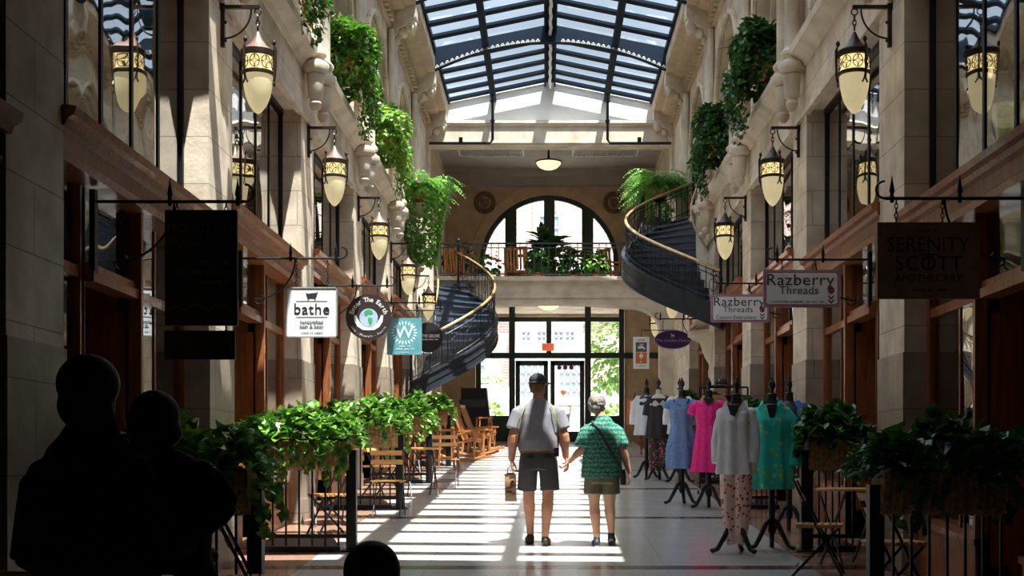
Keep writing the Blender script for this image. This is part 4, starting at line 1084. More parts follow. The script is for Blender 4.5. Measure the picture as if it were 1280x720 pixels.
for nm, (x, y), sx, q in (('sunlit', LS, 1, 1), ('shaded', RS, -1, 1.72)):
    tn += 1
    m_ = MB().lathe([(.40*q, 0), (.40*q, 2.6)], (x, y, E(2.6)), n=32)
    m_.lathe([(.16*q, -.9), (.30*q, -.5), (.36*q, -.2), (.50*q, -.08), (.50*q, 0)], (x, y, E(2.6)), n=24); m_.lathe([(.40*q, 0), (.46*q, .04), (.46*q, .12), (.40*q, .16)], (x, y, E(5.0)), n=32)
    m_.box(x-.35*sx-.4, y-.45, E(4.9), x+.35*sx, y+.45, E(5.12)) if False else None
    struct(m_.build('trim_%d' % tn, 'stone_plain', smooth=True))
# stone corbel carrying the foot of the sunlit stair
tn += 1
struct(MB().lathe([(.05, -.7), (.12, -.6), (.16, -.3), (.35, -.12), (.42, 0), (.42, .1)], (WL+.25, 28.5, E(1.15)), n=20).build('trim_%d' % tn, 'stone_plain', smooth=True))
# upper landing for the shaded stair
tn += 1
m_ = MB().box(WR-.1, RS[1]+2.0, E(5.13), WR-1.1, RS[1]+4.6, E(5.22)); m_.box(WL+.1, LS[1]+1.5, E(4.32), WL+1.2, 32.0, E(4.4))
struct(m_.build('trim_%d' % tn, 'stair_dark'))
o = MB(); 
for i in range(12): 
    y = RS[1]+2.3+.19*i; o.box(WR-1.05, y-.009, E(5.2), WR-1.03, y+.009, E(6.1))
o.box(WR-1.06, RS[1]+2.25, E(6.08), WR-1.02, RS[1]+4.5, E(6.12))
tag(o.build('railing', 'iron'), 'short iron railing on the landing at the top of the curved stair', 'railing')
# ------------------------------------------------------------------ greenery
def leaf(mb, p, d, up, L, W, shape='heart', fold=.25):
    """one folded leaf: base p, pointing d"""
    d = d.normalized(); sd = d.cross(up)
    if sd.length < 1e-3: sd = Vector((1,0,0))
    sd.normalize(); nn = sd.cross(d)
    if shape == 'heart':
        a = p; m1 = p + d*L*.45; tip = p + d*L - nn*L*.12
        l1 = p + d*L*.12 + sd*W*.55 + nn*W*fold; r1 = p + d*L*.12 - sd*W*.55 + nn*W*fold
        l2 = p + d*L*.5 + sd*W*.5 + nn*W*fold*.7; r2 = p + d*L*.5 - sd*W*.5 + nn*W*fold*.7
        mb.add([a, l1, l2, tip, m1, r2, r1], [(0,4,2,1), (4,3,2), (0,6,5,4), (4,5,3)])
    else:
        q = p + d*L*.55 + nn*0; tip = p + d*L - up*L*.35
        mb.add([p, q+sd*W*.5, tip, q-sd*W*.5, q], [(0,4,1), (4,2,1), (0,3,4), (4,3,2)])
def rvec(g): 
    while True:
        v = Vector((g.uniform(-1,1), g.uniform(-1,1), g.uniform(-1,1)))
        if .05 < v.length < 1: return v.normalized()
def foliage_box(x0, x1, y0, y1, z0, z1, n, L, seed, shape='heart', droop=.4, trail=0):
    """leaves gathered over a mound that spills over its sides"""
    g = random.Random(seed); mb = MB()
    cx_, cy_, hx, hy = (x0+x1)/2, (y0+y1)/2, (x1-x0)/2, (y1-y0)/2
    for i in range(n):
        u, v = g.uniform(-1, 1), g.uniform(-1, 1)
        rr = max(abs(u), abs(v)); top = z0 + (z1-z0)*math.sqrt(max(0, 1-rr**3))*g.uniform(.35, 1)
        bump = .12*math.sin(u*7+seed)*(z1-z0)
        p = Vector((cx_+u*hx, cy_+v*hy, top+bump)); out = Vector((u*.8, v*.8, .5)) + rvec(g)*.8
        out.z -= droop*rr
        l = L*g.uniform(.6, 1.15); leaf(mb, p, out, Vector((0,0,1)), l, l*.8, shape)
    for i in range(trail):
        u = g.uniform(-1, 1); y = cy_ + g.choice((-1, 1))*hy; x = cx_+u*hx; z = z0+.1; k = g.randint(4, 9)
        for j in range(k):
            z -= g.uniform(.03, .06); x += g.uniform(-.03, .03); l = L*g.uniform(.5, .9)
            leaf(mb, Vector((x, y+g.uniform(-.04, .04), z)), Vector((g.uniform(-1,1), g.uniform(-1, .2), -.8)), Vector((0,-1,.4)), l, l*.8, shape)
    return mb
def foliage_ball(c, r, n, L, seed, shape='heart', droop=.3, W=.75):
    g = random.Random(seed); mb = MB(); c = Vector(c)
    for i in range(n):
        d = rvec(g); rr = g.uniform(.45, 1)**.5
        p = c + Vector((d.x*r[0], d.y*r[1], d.z*r[2]))*rr*(1+.15*math.sin(5*d.x+seed)+.1*math.sin(7*d.z))
        o = d + rvec(g)*.7; o.z -= droop; l = L*g.uniform(.6, 1.2)
        leaf(mb, p, o, Vector((0,0,1)), l, l*W, shape)
    return mb
def fern_mesh(c, R_, n, seed, leaflets=22, rise=.5, lmul=1.0):
    """arching fronds carrying fine leaflets"""
    g = random.Random(seed); mb = MB(); c = Vector(c)
    for i in range(n):
        th = g.uniform(0, 2*PI); l = R_*g.uniform(.6, 1.1); up = g.uniform(-.1, 1.0)*rise
        dirh = Vector((math.cos(th), math.sin(th), 0)); p = c.copy(); prev = p
        for k in range(leaflets):
            t = (k+1)/leaflets
            p = c + dirh*l*t + Vector((0,0,1))*(l*(up*1.6*t - 1.15*t*t*(.5+up*.7)))
            d = (p-prev).normalized(); sd = d.cross(Vector((0,0,1))).normalized(); ll = .13*lmul*math.sin(PI*min(1,t*.9+.08))+.02
            for q in (-1, 1): leaf(mb, prev, sd*q + d*.5 + rvec(g)*.25, Vector((0,0,1)), ll, .028*lmul, 'blade')
            prev = p
    return mb

# ------------------------------------------------------------------ fences and planters beside the shops
def make_fence(w, s):
    """local x from the post (0) towards the wall (s*-w)"""
    t = empty('patio_fence', (0, 0, 0))
    X = lambda d: -s*d
    MB().box(-.05, -.05, -.03, .05, .05, 1.02).build('post', 'iron', t)
    MB().box(-.11, -.11, -.03, .11, .11, .012).build('base_plate', 'iron', t)
    MB().box(X(.02), -.02, .86, X(w), .02, .90).build('rail', 'iron', t); MB().box(X(.02), -.02, .13, X(w), .02, .17).build('rail', 'iron', t)
    n = 7
    for i in range(1, n+1):
        x = X(w*i/(n+.3)); MB().box(x-.009, -.009, .02, x+.009, .009, .88).build('bar', 'iron', t)
    MB().hexa([(X(.1),-.10,-.04),(X(w),-.10,-.04),(X(w),.9,-.0),(X(.35),.9,-.0),(X(.1),-.10,.05),(X(w),-.10,.05),(X(w),.9,.10),(X(.35),.9,.10)]).build('base_tray', 'iron', t)
    return t
def make_planter(w, s, seed, leafmat, L=.118, n=820):
    t = empty('planter_basket', (0, 0, 0)); hw_ = w/2
    b = MB(); k = 16
    prof = [(-.17, .20), (-.165, .05), (-.12, -.06), (-.05, -.10), (.05, -.10), (.12, -.06), (.165, .05), (.17, .20)]
    b.extrude_x(prof, -hw_, hw_)
    for i in range(int(w/.05)):
        x = -hw_+.02+.05*i; b.loft([(x, a*1.03, c) for a, c in prof], .012, n=5, side=(1,0,0))
    b.build('basket', 'wicker', t)
    f = MB(); f.loft([(-hw_, -.18, .2), (hw_, -.18, .2), (hw_, .18, .2), (-hw_, .18, .2), (-hw_, -.18, .2)], .012, n=6); f.build('rim', 'iron', t)
    m_ = foliage_box(-hw_-.12, hw_+.12, -.34, .34, .08, .52, n, L, seed, trail=int(w*14))
    m_.build('foliage', leafmat, t, fix=False)
    return t
PL = {'left': -1.97, 'right': 2.23}; PX = lambda side, k: 2.62 if (side == 'right' and k > 0) else PL[side]
BAYN = ['first', 'second', 'third', 'fourth', 'fifth', 'sixth']
for side, (xw, s) in SIDES.items():
    pf = None
    for k in range(0, 5):
        pxx = PX(side, k); w_ = abs(xw - pxx) - .06
        y = 8.68 + BAY*k; f = fl(y); cx_ = (xw + pxx)/2 + s*.02
        if pf is None or (side == 'right' and k == 1): o = pf = make_fence(w_, s)
        else: o = copy_tree(pf)
        o.location = (pxx, y, f)
        tag(o, 'black iron fence standing across the %s terrace, %s row from the near end' % ('sunlit' if side == 'left' else 'shaded', BAYN[k]), 'fence', 'fences between the shop terraces')
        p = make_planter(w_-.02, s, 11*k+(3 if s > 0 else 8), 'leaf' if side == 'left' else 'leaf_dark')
        p.location = (cx_, y, f+.92)
        tag(p, '%s basket of heart-shaped leaves on the %s fence row, counted from the near end' % (BAYN[k], 'sunlit' if side == 'left' else 'shaded'), 'planter', 'baskets on the terrace fences')
        if side == 'left' and k < 5:      # baskets along the edge of the terrace too
            pass
# mounds of foliage in boxes running beside the sunlit terrace from the second row back
for k, (y, lab) in enumerate(((15.4, 'between the second and third fences'), (19.6, 'between the third and fourth fences'), (24.0, 'beyond the fourth fence'))):
    pass

# planters on the upper balconies
def upper_planter(x, y, z, s, seed, kind, label, group):
    t = empty('balcony_planter', (x, y, z), label=label, cat='planter', group=group)
    b = MB(); prof = [(-.14, .0), (-.17, .24), (.17, .24), (.14, .0)]
    b.plate(prof, -.36, .36); b.loft([(-.18, -.38, .24), (.18, -.38, .24), (.18, .38, .24), (-.18, .38, .24), (-.18, -.38, .24)], .02, n=6)
    b.build('trough', 'terracotta', t)
    g = random.Random(seed)
    m_ = foliage_ball((s*.05, 0, .35), (.32, .62, .36), 900, .13, seed, 'heart' if kind != 'fine' else 'blade')
    # trailing curtain down the outer face
    for i in range(230):   # over the near and far ends
        sg = g.choice((-1, 1)); v = g.random(); l = .09*g.uniform(.6, 1.3)
        leaf(m_, Vector((s*g.uniform(-.2, .28), sg*(.42+.12*math.sin(PI*v)+g.uniform(-.05, .05)), .3-.55*v)), Vector((g.uniform(-1, 1), sg*g.uniform(0, 1), g.uniform(-1, .2))), Vector((0, sg, .3)), l, l*.8)
    for i in range(900):
        u = g.uniform(-1, 1); v = g.random()**1.0; y_ = u*.70*(1-.45*v)+.1*v*math.sin(seed); z_ = .28 - v*1.2*(.55+.45*abs(math.sin(u*5+seed))); x_ = s*(.22+.16*math.sin(PI*v)+g.uniform(-.06, .06))
        l = (.075 if kind != 'fine' else .07)*g.uniform(.6, 1.3)
        leaf(m_, Vector((x_, y_, z_)), Vector((s*g.uniform(0, 1), g.uniform(-1, 1), g.uniform(-1, .3))), Vector((s, 0, .3)), l, l*.8)
    for i in range(40):      # tall blades on top
        a = g.uniform(0, 2*PI); leaf(m_, Vector((0, g.uniform(-.5, .5), .4)), Vector((math.cos(a), math.sin(a)*1.0, g.uniform(.4, 1.4))), Vector((0, 0, 1)), g.uniform(.35, .6), .05, 'blade')
    m_.build('foliage', {'fine': 'leaf_lime', 'dark': 'leaf', 'deep': 'leaf_dark'}[kind], t, fix=False)
    return t
for y, kd, lab in ((PC0+BAY*.5, 'dark', 'first trailing planter high on the sunlit wall, at the top edge of view'), (PC0+BAY*1.5, 'dark', 'deep green trailing planter high on the sunlit wall'), (PC0+BAY*2.5, 'fine', 'yellow-green trailing planter high on the sunlit wall')):
    upper_planter(WL+.16, y, ZL1+.42, 1, int(y*3), kd, lab, 'planters on the upper ledges')
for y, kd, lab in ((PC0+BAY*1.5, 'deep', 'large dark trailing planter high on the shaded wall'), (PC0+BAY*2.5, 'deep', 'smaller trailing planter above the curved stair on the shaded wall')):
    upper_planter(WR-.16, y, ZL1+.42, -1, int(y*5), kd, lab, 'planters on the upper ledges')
# big ferns by the stair heads
def fern(x, y, z, R_, n, m_, label, stretch=1.0, seed=1, droop=False):
    t = empty('potted_fern', (x, y, z), label=label, cat='plant')
    MB().lathe([(.12, 0), (.17, .22), (.19, .24), (.19, .28), (.16, .28)], n=16).build('pot', 'terracotta', t, smooth=True)
    f = fern_mesh((0, 0, .3), R_, n, seed, 20, rise=.75)
    if droop:
        g = random.Random(seed)
        for i in range(1500):
            v = g.random(); a = g.uniform(0, 2*PI); r = .46*(1-.5*v); p = Vector((r*math.cos(a)+.05, r*math.sin(a), .2-v*1.45)); l = g.uniform(.06, .12)
            leaf(f, p, Vector((math.cos(a), math.sin(a), -.6))+rvec(g)*.5, Vector((0,0,1)), l, l*.75)
    f.build('fronds', m_, t, fix=False)
for x, y, zf, R_, n, m_, lab, sd, dr in ((-2.62, 26.6, 5.35, .92, 150, 'fern', 'big bright fern with trailing leaves, on the ledge of the sunlit wall', 5, True), (2.50, 28.3, 5.80, .95, 170, 'fern', 'feathery green fern above the head of the curved stair', 9, False)):
    fern(x, y, E(zf), R_, n, m_, lab, seed=sd, droop=dr)
# stands for the ferns
tn += 1
struct(MB().box(WL, 26.42, E(5.1), WL+.50, 26.78, E(5.35)).build('trim_%d' % tn, 'stone_plain'))
tn += 1
b_ = MB().lathe([(.16, 0), (.16, .02), (.02, .04), (.02, .52), (.15, .55), (.15, .58)], (2.50, 28.3, E(5.22)), n=14); tag(b_.build('plant_stand', 'iron'), 'slim black stand under the feathery fern by the stair', 'stand')

# ------------------------------------------------------------------ furniture
def make_bistro_chair():
    """folding chair, faces -y; frame of flat iron, timber slats"""
    t = empty('bistro_chair', (0, 0, 0))
    for sx in (-1, 1):
        x = sx*.19
        MB().bar((x, -.20, 0), (x, .22, .84), .012, .022).build('leg', 'iron', t)
        MB().bar((x*.88, .24, 0), (x*.88, -.18, .45), .012, .022).build('leg', 'iron', t)
    b = MB(); b.bar((-.19, -.14, .12), (.19, -.14, .12), .012); b.bar((-.17, .2, .1), (.17, .2, .1), .012); b.bar((-.17, .03, .225), (.19, .03, .225), .012); b.build('stretcher', 'iron', t)
    b = MB()
    for i in range(7): y = -.19+.058*i; b.box(-.20, y, .445, .20, y+.042, .462)
    b.box(-.18, -.19, .43, -.165, .2, .445); b.box(.165, -.19, .43, .18, .2, .445)
    b.build('seat', 'wood_light', t)
    b = MB()
    for z in (.66, .775): 
        b.hexa([(-.20, .115+(z-.62)*.5, z),(.20, .115+(z-.62)*.5, z),(.20, .13+(z-.62)*.5, z),(-.20, .13+(z-.62)*.5, z),(-.20,.145+(z-.62)*.5,z+.06),(.20,.145+(z-.62)*.5,z+.06),(.20,.16+(z-.62)*.5,z+.06),(-.20,.16+(z-.62)*.5,z+.06)])
    b.build('backrest', 'wood_light', t)
    return t
def make_bistro_table():
    t = empty('bistro_table', (0, 0, 0))
    MB().lathe([(.30, .70), (.31, .705), (.31, .72), (.30, .725)], n=28).build('table_top', 'wood_light', t)
    for sx in (-1, 1): MB().bar((sx*.2, -.24, 0), (sx*.2, .22, .70), .014, .025).build('leg', 'iron', t); MB().bar((sx*.17, .24, 0), (sx*.17, -.22, .70), .014, .025).build('leg', 'iron', t)
    return t
def lay(o, x, y, rz): o.location = (x, y, fl(y)); o.rotation_euler.z = rz
chair0 = make_bistro_chair(); used = [False]
def chair(x, y, rz, label):
    o = chair0 if not used[0] else copy_tree(chair0); used[0] = True
    lay(o, x, y, rz); tag(o, label, 'chair', 'folding bistro chairs')
table0 = make_bistro_table(); usedt = [False]
def table(x, y, label):
    o = table0 if not usedt[0] else copy_tree(table0); usedt[0] = True
    lay(o, x, y, .3); tag(o, label, 'table', 'small bistro tables')
chair(-2.42, 14.3, R(-60), 'folding chair with a slatted timber seat behind the second sunlit fence')
table(-2.58, 15.3, 'round timber-topped bistro table behind the second sunlit fence')
chair(-2.0, 16.2, R(180), 'folding chair with two pale back slats before the third sunlit fence')
chair(-2.45, 19.0, R(60), 'folding chair in the shade of the third sunlit basket')
table(-1.85, 19.0, 'bistro table with crossed legs standing beside the third sunlit fence')
chair(-1.62, 20.6, R(180), 'folding chair beyond the table with crossed legs')
table(-2.5, 22.95, 'bistro table beside the fourth sunlit fence')
chair(-2.42, 23.6, R(-120), 'folding chair against the fourth bay of sunlit windows')
chair(-1.88, 8.25, R(100), 'dark folding chair beside the nearest sunlit-side fence')
chair(2.42, 11.30, R(75), 'folding chair with lit timber slats on the dim tiled floor before the green tunic')
table(2.82, 11.9, 'round bistro table in deep shade beside the folding chair')
chair(3.0-.25, 10.1, R(100), 'folding chair lost in shade behind the nearest dark basket')
chair(-2.3, 6.1, R(160), 'dark folding chair in the near corner by the person carrying a child')

def make_rocker(mt):
    """slatted rocking chair facing +x"""
    t = empty('rocking_chair', (0, 0, 0))
    for sy in (-1, 1):
        y = sy*.27
        MB().loft([(-.50+1.0*i/12, y, .035+.10*((2*i/12-1.05)**2)) for i in range(13)], .024, .03, n=6, side=(0,1,0)).build('rocker', mt, t)
        MB().bar((.24, y, .06), (.27, y, .60), .045, .045).build('leg', mt, t)
        MB().bar((-.24, y, .06), (-.20, y, .40), .045, .045).build('leg', mt, t)
        MB().bar((-.34, y, .56), (.36, y, .61), .075, .028, up=(0,0,1)).build('armrest', mt, t)
    b = MB()
    for i in range(8): x = -.22+.068*i; b.box(x, -.27, .38+.012*i, x+.05, .27, .40+.012*i)
    b.bar((.28, -.27, .44), (.28, .27, .44), .03, .07); b.build('seat', mt, t)
    b = MB()
    for i in range(7): y = -.24+.08*i; b.bar((-.22, y, .40), (-.50, y, 1.10), .045, .015, up=(1,0,0))
    b.bar((-.49, -.30, 1.08), (-.49, .30, 1.08), .03, .09); b.bar((-.23, -.28, .42), (-.23, .28, .42), .03, .07)
    for sy in (-.28, .28): b.bar((-.20, sy, .36), (-.505, sy, 1.14), .045, .04, up=(1,0,0))
    b.build('backrest', mt, t)
    MB().bar((.25, -.27, .22), (.25, .27, .22), .025).build('stretcher', mt, t)
    return t
rk = make_rocker('wood_rocker')
lay(rk, -1.72, 27.2, R(-10)); tag(rk, 'nearest sunlit orange timber rocking chair with a slatted back', 'rocking chair', 'timber rocking chairs')
for x, y, lab in ((-1.62, 29.0, 'second timber rocking chair in the sunlit row'), (-1.55, 30.8, 'third timber rocking chair, partly hidden by the row in front')):
    o = copy_tree(rk); lay(o, x, y, R(-8)); tag(o, lab, 'rocking chair', 'timber rocking chairs')
# brown slatted bar stools behind the baskets
def stool(x, y, label):
    t = empty('bar_stool', (x, y, fl(y)), .3, label, 'stool', 'brown bar stools')
    for sx in (-1, 1):
        for sy in (-1, 1): MB().bar((sx*.2, sy*.2, 0), (sx*.15, sy*.15, .74), .035).build('leg', 'wood', t)
    MB().box(-.19, -.19, .73, .19, .19, .77).build('seat', 'wood', t)
    b = MB()
    for z, q in ((.22, .185), (.45, .17)):
        for sy in (-1, 1): b.bar((-q, sy*q, z), (q, sy*q, z), .022); b.bar((sy*q, -q, z+.03), (sy*q, q, z+.03), .022)
    b.build('stretcher', 'wood', t)
stool(-2.35, 24.2, 'brown timber bar stool behind the fourth sunlit basket'); stool(-1.95, 25.0, 'brown timber bar stool just before the rocking chairs'); stool(-2.6, 25.6, 'brown timber bar stool against the sunlit shop window')
# dark cabinet with a red-brown stool at the end of the rocker row
t = empty('planter_bin', (-1.80, 34.0, fl(34)), label='tall black box with a sloping top near the entrance glass', cat='planter')
MB().hexa([(-.45,-.3,0),(.38,-.3,0),(.38,.3,0),(-.45,.3,0),(-.45,-.3,1.5),(.22,-.3,1.5),(.22,.3,1.5),(-.45,.3,1.5)]).build('body', 'iron', t)
MB().box(-.5, -.35, 1.0, .2, -.3, 1.2).build('panel', 'stair_dark', t)
stool(-1.6, 32.9, 'red-brown timber stool standing before the black box by the entrance')

# balcony furniture and plants
def arm_chair(x, y, rz, label):
    t = empty('balcony_chair', (x, y, E(4.58)), rz, label, 'chair', 'timber armchairs on the balcony')
    for sx in (-1, 1):
        MB().bar((sx*.28, -.26, 0), (sx*.28, -.26, .62), .05).build('leg', 'wood_rocker', t)
        MB().bar((sx*.28, .26, 0), (sx*.28, .36, 1.0), .05).build('leg', 'wood_rocker', t)
        MB().box(sx*.28-.04, -.32, .61, sx*.28+.04, .32, .65).build('armrest', 'wood_rocker', t)
    b = MB()
    for i in range(6): b.box(-.28, -.28+.09*i, .38, .28, -.21+.09*i, .41)
    b.box(-.28, -.3, .32, .28, -.27, .42); b.build('seat', 'wood_rocker', t)
    b = MB()
    for i in range(6): xx = -.22+.088*i; b.bar((xx, .26, .42), (xx, .34, .96), .05, .015, up=(0,1,0))
    b.box(-.30, .31, .92, .30, .36, 1.0); b.build('backrest', 'wood_rocker', t)
arm_chair(-.72, 33.6, R(165), 'timber armchair on the balcony beside the tall central plant')
arm_chair(1.80, 33.8, R(120), 'timber armchair on the balcony, near the shaded end of the rail')
arm_chair(-2.25, 33.8, R(150), 'timber armchair on the balcony behind the sunlit stair')
def plant(x, y, z, h, r, n, L, seed, label, mt='leaf_dark', shape='heart', tall=False):
    t = empty('potted_plant', (x, y, z), label=label, cat='plant', group='potted plants on the balcony')
    MB().lathe([(.11, 0), (.15, .2), (.16, .24), (.15, .26)], n=14).build('pot', 'terracotta', t, smooth=True)
    b = MB(); g = random.Random(seed)
    for i in range(6): a = g.uniform(0, 2*PI); b.loft([(0, 0, .2), (.1*r*math.cos(a), .1*r*math.sin(a), h*.5), (.5*r*math.cos(a), .5*r*math.sin(a), h*.8)], .012, n=5)
    b.build('stem', 'stem', t)
    m_ = foliage_ball((0, 0, .25+h*.45), (r, r*.8, h*.45), n, L, seed, shape)
    if tall:
        for i in range(26):
            a = g.uniform(0, 2*PI); e_ = g.uniform(.1, 1.2); p = Vector((.25*math.cos(a), .2*math.sin(a), h*g.uniform(.55, 1.0))); l = g.uniform(.35, .55)
            leaf(m_, p, Vector((math.cos(a), math.sin(a), e_*.6)), Vector((0,0,1)), l, l*.5)
    m_.build('foliage', mt, t, fix=False)
zb = E(4.58)
plant(.05, 34.3, zb, 1.45, .50, 420, .2, 3, 'tall broad-leaved plant at the middle of the balcony', tall=True)
plant(.70, 33.1, zb, .7, .36, 260, .15, 4, 'bushy plant leaning against the tall balcony plant')
plant(1.28, 33.0, zb, .62, .26, 160, .24, 5, 'spiky-leaved plant on the balcony beside the shaded armchair', 'leaf', 'blade')
plant(-.22, 32.8, zb, .62, .26, 160, .15, 6, 'small bushy plant between the tall plant and the armchair')
plant(-1.5, 33.2, zb, .55, .32, 90, .26, 7, 'arching broad-leaved plant on the balcony beyond the curved stair', 'leaf_dark', 'blade')
plant(2.35, 34.9, zb, .60, .26, 110, .22, 8, 'upright leafy plant behind the shaded balcony armchair', 'leaf', 'blade')
plant(-2.45, 35.2, zb+.5, .55, .32, 90, .3, 9, 'dark plant raised at the sunlit end of the balcony', 'leaf_dark', 'blade')
plant(2.55, 29.6, E(5.22), .6, .35, 160, .16, 12, 'leafy plant on the landing behind the curved stair rail', 'leaf')

# outside: tree, shrubs, pots
g0 = fl(38)
t = empty('tree', (3.05, 47, g0), label='leafy pale green tree outside the glass screen', cat='tree')
MB().loft([(0, 0, 0), (.1, 0, 2), (-.2, 0, 4.2)], [.14, .10, .05], n=8).build('trunk', 'stem', t, smooth=True)
foliage_ball((-.2, 0, 3.5), (1.15, 1.1, 2.0), 1300, .24, 31).build('foliage', 'leaf_tree', t, fix=False)
for i, (x, y, rx, lab) in enumerate(((-2.2, 43.5, 1.1, 'yellow-green shrub bed outside beyond the black box'), (2.3, 43.5, 1.0, 'low shrub bed outside below the pale tree'))):
    t = empty('shrub', (x, y, g0), label=lab, cat='shrub')
    foliage_ball((0, 0, .66), (rx, .6, .55), 700, .14, 50+i).build('foliage', 'leaf_lime', t, fix=False)
t = empty('garden_urn', (-1.95, 45, g0), label='pale stone urn of plants outside by the brick corner', cat='planter')
MB().lathe([(.3, 0), (.3, 1.2), (.14, 1.25), (.12, 1.4), (.36, 1.7), (.42, 1.95), (.36, 2.0)], n=18).build('urn', 'white_paint', t, smooth=True)
foliage_ball((0, 0, 2.1), (.4, .3, .2), 90, .12, 61).build('foliage', 'leaf', t, fix=False)
# ------------------------------------------------------------------ people
def V3(*a): return Vector(a)
def add_head(mb, c, k=1.0, yaw=0.0, tilt=0.0):
    """c: middle of the head; faces +y turned by yaw"""
    c = Vector(c); M = Matrix.Rotation(yaw, 3, 'Z') @ Matrix.Rotation(tilt, 3, 'X')
    P = lambda x, y, z: c + M @ Vector((x*k, y*k, z*k))
    mb.ball(P(0, -.012, .03), .076*k, .096*k, .088*k, n=20, m=12, rot=M)
    mb.ball(P(0, .018, -.035), .060*k, .070*k, .080*k, n=16, m=10, rot=M)
    mb.ball(P(0, .045, -.085), .036*k, .036*k, .028*k, n=12, m=8, rot=M)      # chin
    mb.capsule(P(0, .082, .012), P(0, .102, -.022), .010*k, .015*k, n=8)         # nose
    mb.ball(P(0, .074, .035), .045*k, .018*k, .012*k, n=10, m=6, rot=M)          # brow
    mb.ball(P(0, .078, -.052), .024*k, .012*k, .009*k, n=10, m=6, rot=M)         # lips
    for s in (-1, 1): mb.ball(P(s*.078, -.004, -.004), .010*k, .020*k, .030*k, n=8, m=6, rot=M)
    return P
def add_eyes(par, P, k, matn='ink'):
    b = MB()
    for s in (-1, 1): b.ball(P(s*.030, .078, .016), .010*k, .008*k, .008*k, n=8, m=6)
    b.build('eyes', matn, par, smooth=True)
def add_hand(mb, w, d, n, th, k=1.0, curl=.5, spread=.0205):
    w, d, n, th = Vector(w), Vector(d).normalized(), Vector(n).normalized(), Vector(th).normalized()
    mb.loft([w - d*.02*k, w + d*.02*k, w + d*.06*k, w + d*.092*k], [.024*k, .034*k, .043*k, .040*k], [.020*k, .017*k, .015*k, .012*k], n=12, side=th)
    for i, (o, L) in enumerate(((1.5, .074), (.5, .083), (-.5, .077), (-1.5, .060))):
        p = w + d*(.088 - abs(o)*.003)*k + th*o*spread*k; a = curl*(.5+.1*i); dd = d.copy()
        segs = [p]; 
        for j, f in enumerate((.45, .32, .23)):
            dd = (dd*math.cos(a) + n*math.sin(a)).normalized(); nn = n - dd*n.dot(dd); n_ = nn.normalized() if nn.length > 1e-3 else n
            p = p + dd*L*f*k; segs.append(p); a = curl*.9; 
            dd = (dd*math.cos(a*.5) + n_*math.sin(a*.5)).normalized()
        mb.loft(segs, [.0092*k, .0088*k, .0082*k, .0062*k], n=8, side=th)
    p = w + d*.025*k + th*.030*k; q = p + (d*.55+th*.75+n*.35).normalized()*.04*k; r = q + (d*.85+th*.25+n*.4).normalized()*.034*k
    mb.loft([p, q, r, r+(d*.8+n*.4).normalized()*.02*k], [.014*k, .012*k, .010*k, .007*k], n=8)
def limb(mb, a, b, c, r0, r1, r2, bulge=None):
    a, b, c = Vector(a), Vector(b), Vector(c)
    pts = [a, a.lerp(b, .35), a.lerp(b, .8), b, b.lerp(c, .25), b.lerp(c, .6), c]
    rr = [r0, r0*.96+.0*r1, r1*1.04, r1, r1*1.06 if bulge is None else bulge, (r1+r2)/2*.98, r2]
    mb.loft(pts, rr, n=14); mb.ball(a, r0, n=12, m=8); mb.ball(c, r2, n=10, m=6)
def shoe(par, heel, toe, ankle, k, matn, sole='shoe_sole', name='shoe'):
    heel, toe, ankle = Vector(heel), Vector(toe), Vector(ankle); b = MB(); up = V3(0,0,1)
    d = toe - heel
    pts = [heel - d*.08, heel + d*.05, heel + d*.35, heel + d*.7, heel + d*.95, heel + d*1.06]
    b.loft([p + up*h*k for p, h in zip(pts, (.04, .045, .045, .036, .028, .022))], [.018*k, .036*k, .038*k, .048*k, .040*k, .016*k], [.020*k, .042*k, .048*k, .036*k, .026*k, .014*k], n=14, side=(1,0,0))
    b.loft([heel + d*.12 + up*.05*k, ankle], [.040*k, .036*k], n=12, side=(1,0,0))
    o = fused(b, name, matn, par, voxel=.007, it=3)
    s_ = MB(); s_.loft([heel - d*.09 + up*.008, heel + d*.3 + up*.008, heel + d*.75 + up*.008, heel + d*1.07 + up*.008], [.024*k, .034*k, .048*k, .024*k], [.008]*4, n=12, side=(1,0,0))
    s_.build('sole', sole, o, smooth=True)
    return o
def torso(mb, lv, dx=lambda z: 0, n=20, side=(1,0,0), mod=None):
    mb.loft([(x, y, z) for x, y, z, rx, ry in lv], [l[3] for l in lv], [l[4] for l in lv], n=n, side=side, mod=mod)

# --- the man
mx0, my0 = -.084, 13.37
man = empty('person', (mx0, my0, fl(my0)), label='man in grey shirt, dark shorts and cap carrying a paper bag', cat='person')
b = MB()
torso(b, [(.0,0,.86,.15,.11),(.0,0,.95,.175,.125),(0,-.005,1.05,.165,.125),(0,0,1.18,.165,.125),(0,.0,1.30,.185,.13),(0,0,1.40,.19,.12),(0,-.01,1.46,.15,.09),(0,-.01,1.50,.07,.065),(0,.0,1.56,.058,.06),(0,.01,1.64,.055,.06)])
P = add_head(b, (0.0, .03, 1.672), 1.0, yaw=R(-32))
limb(b, (-.175,-.01,1.385), (-.262,-.03,1.14), (-.28,.03,.905), .054, .054, .034, .058)
limb(b, (.175,-.01,1.385), (.267,-.03,1.15), (.287,.03,.93), .054, .054, .034, .058)
add_hand(b, (-.275,.03,.90), (0,.1,-1), (.9,.1,0), (.1,1,0), 1.08, curl=1.15)
add_hand(b, (.288,.03,.92), (.25,.1,-1), (-.75,.1,-.2), (.1,1,0), 1.08, curl=.8)
limb(b, (-.095,0,.86), (-.10,.05,.50), (-.085,.17,.11), .092, .060, .038, .064)
limb(b, (.095,0,.86), (.10,.02,.49), (.07,-.02,.09), .092, .060, .038, .064)
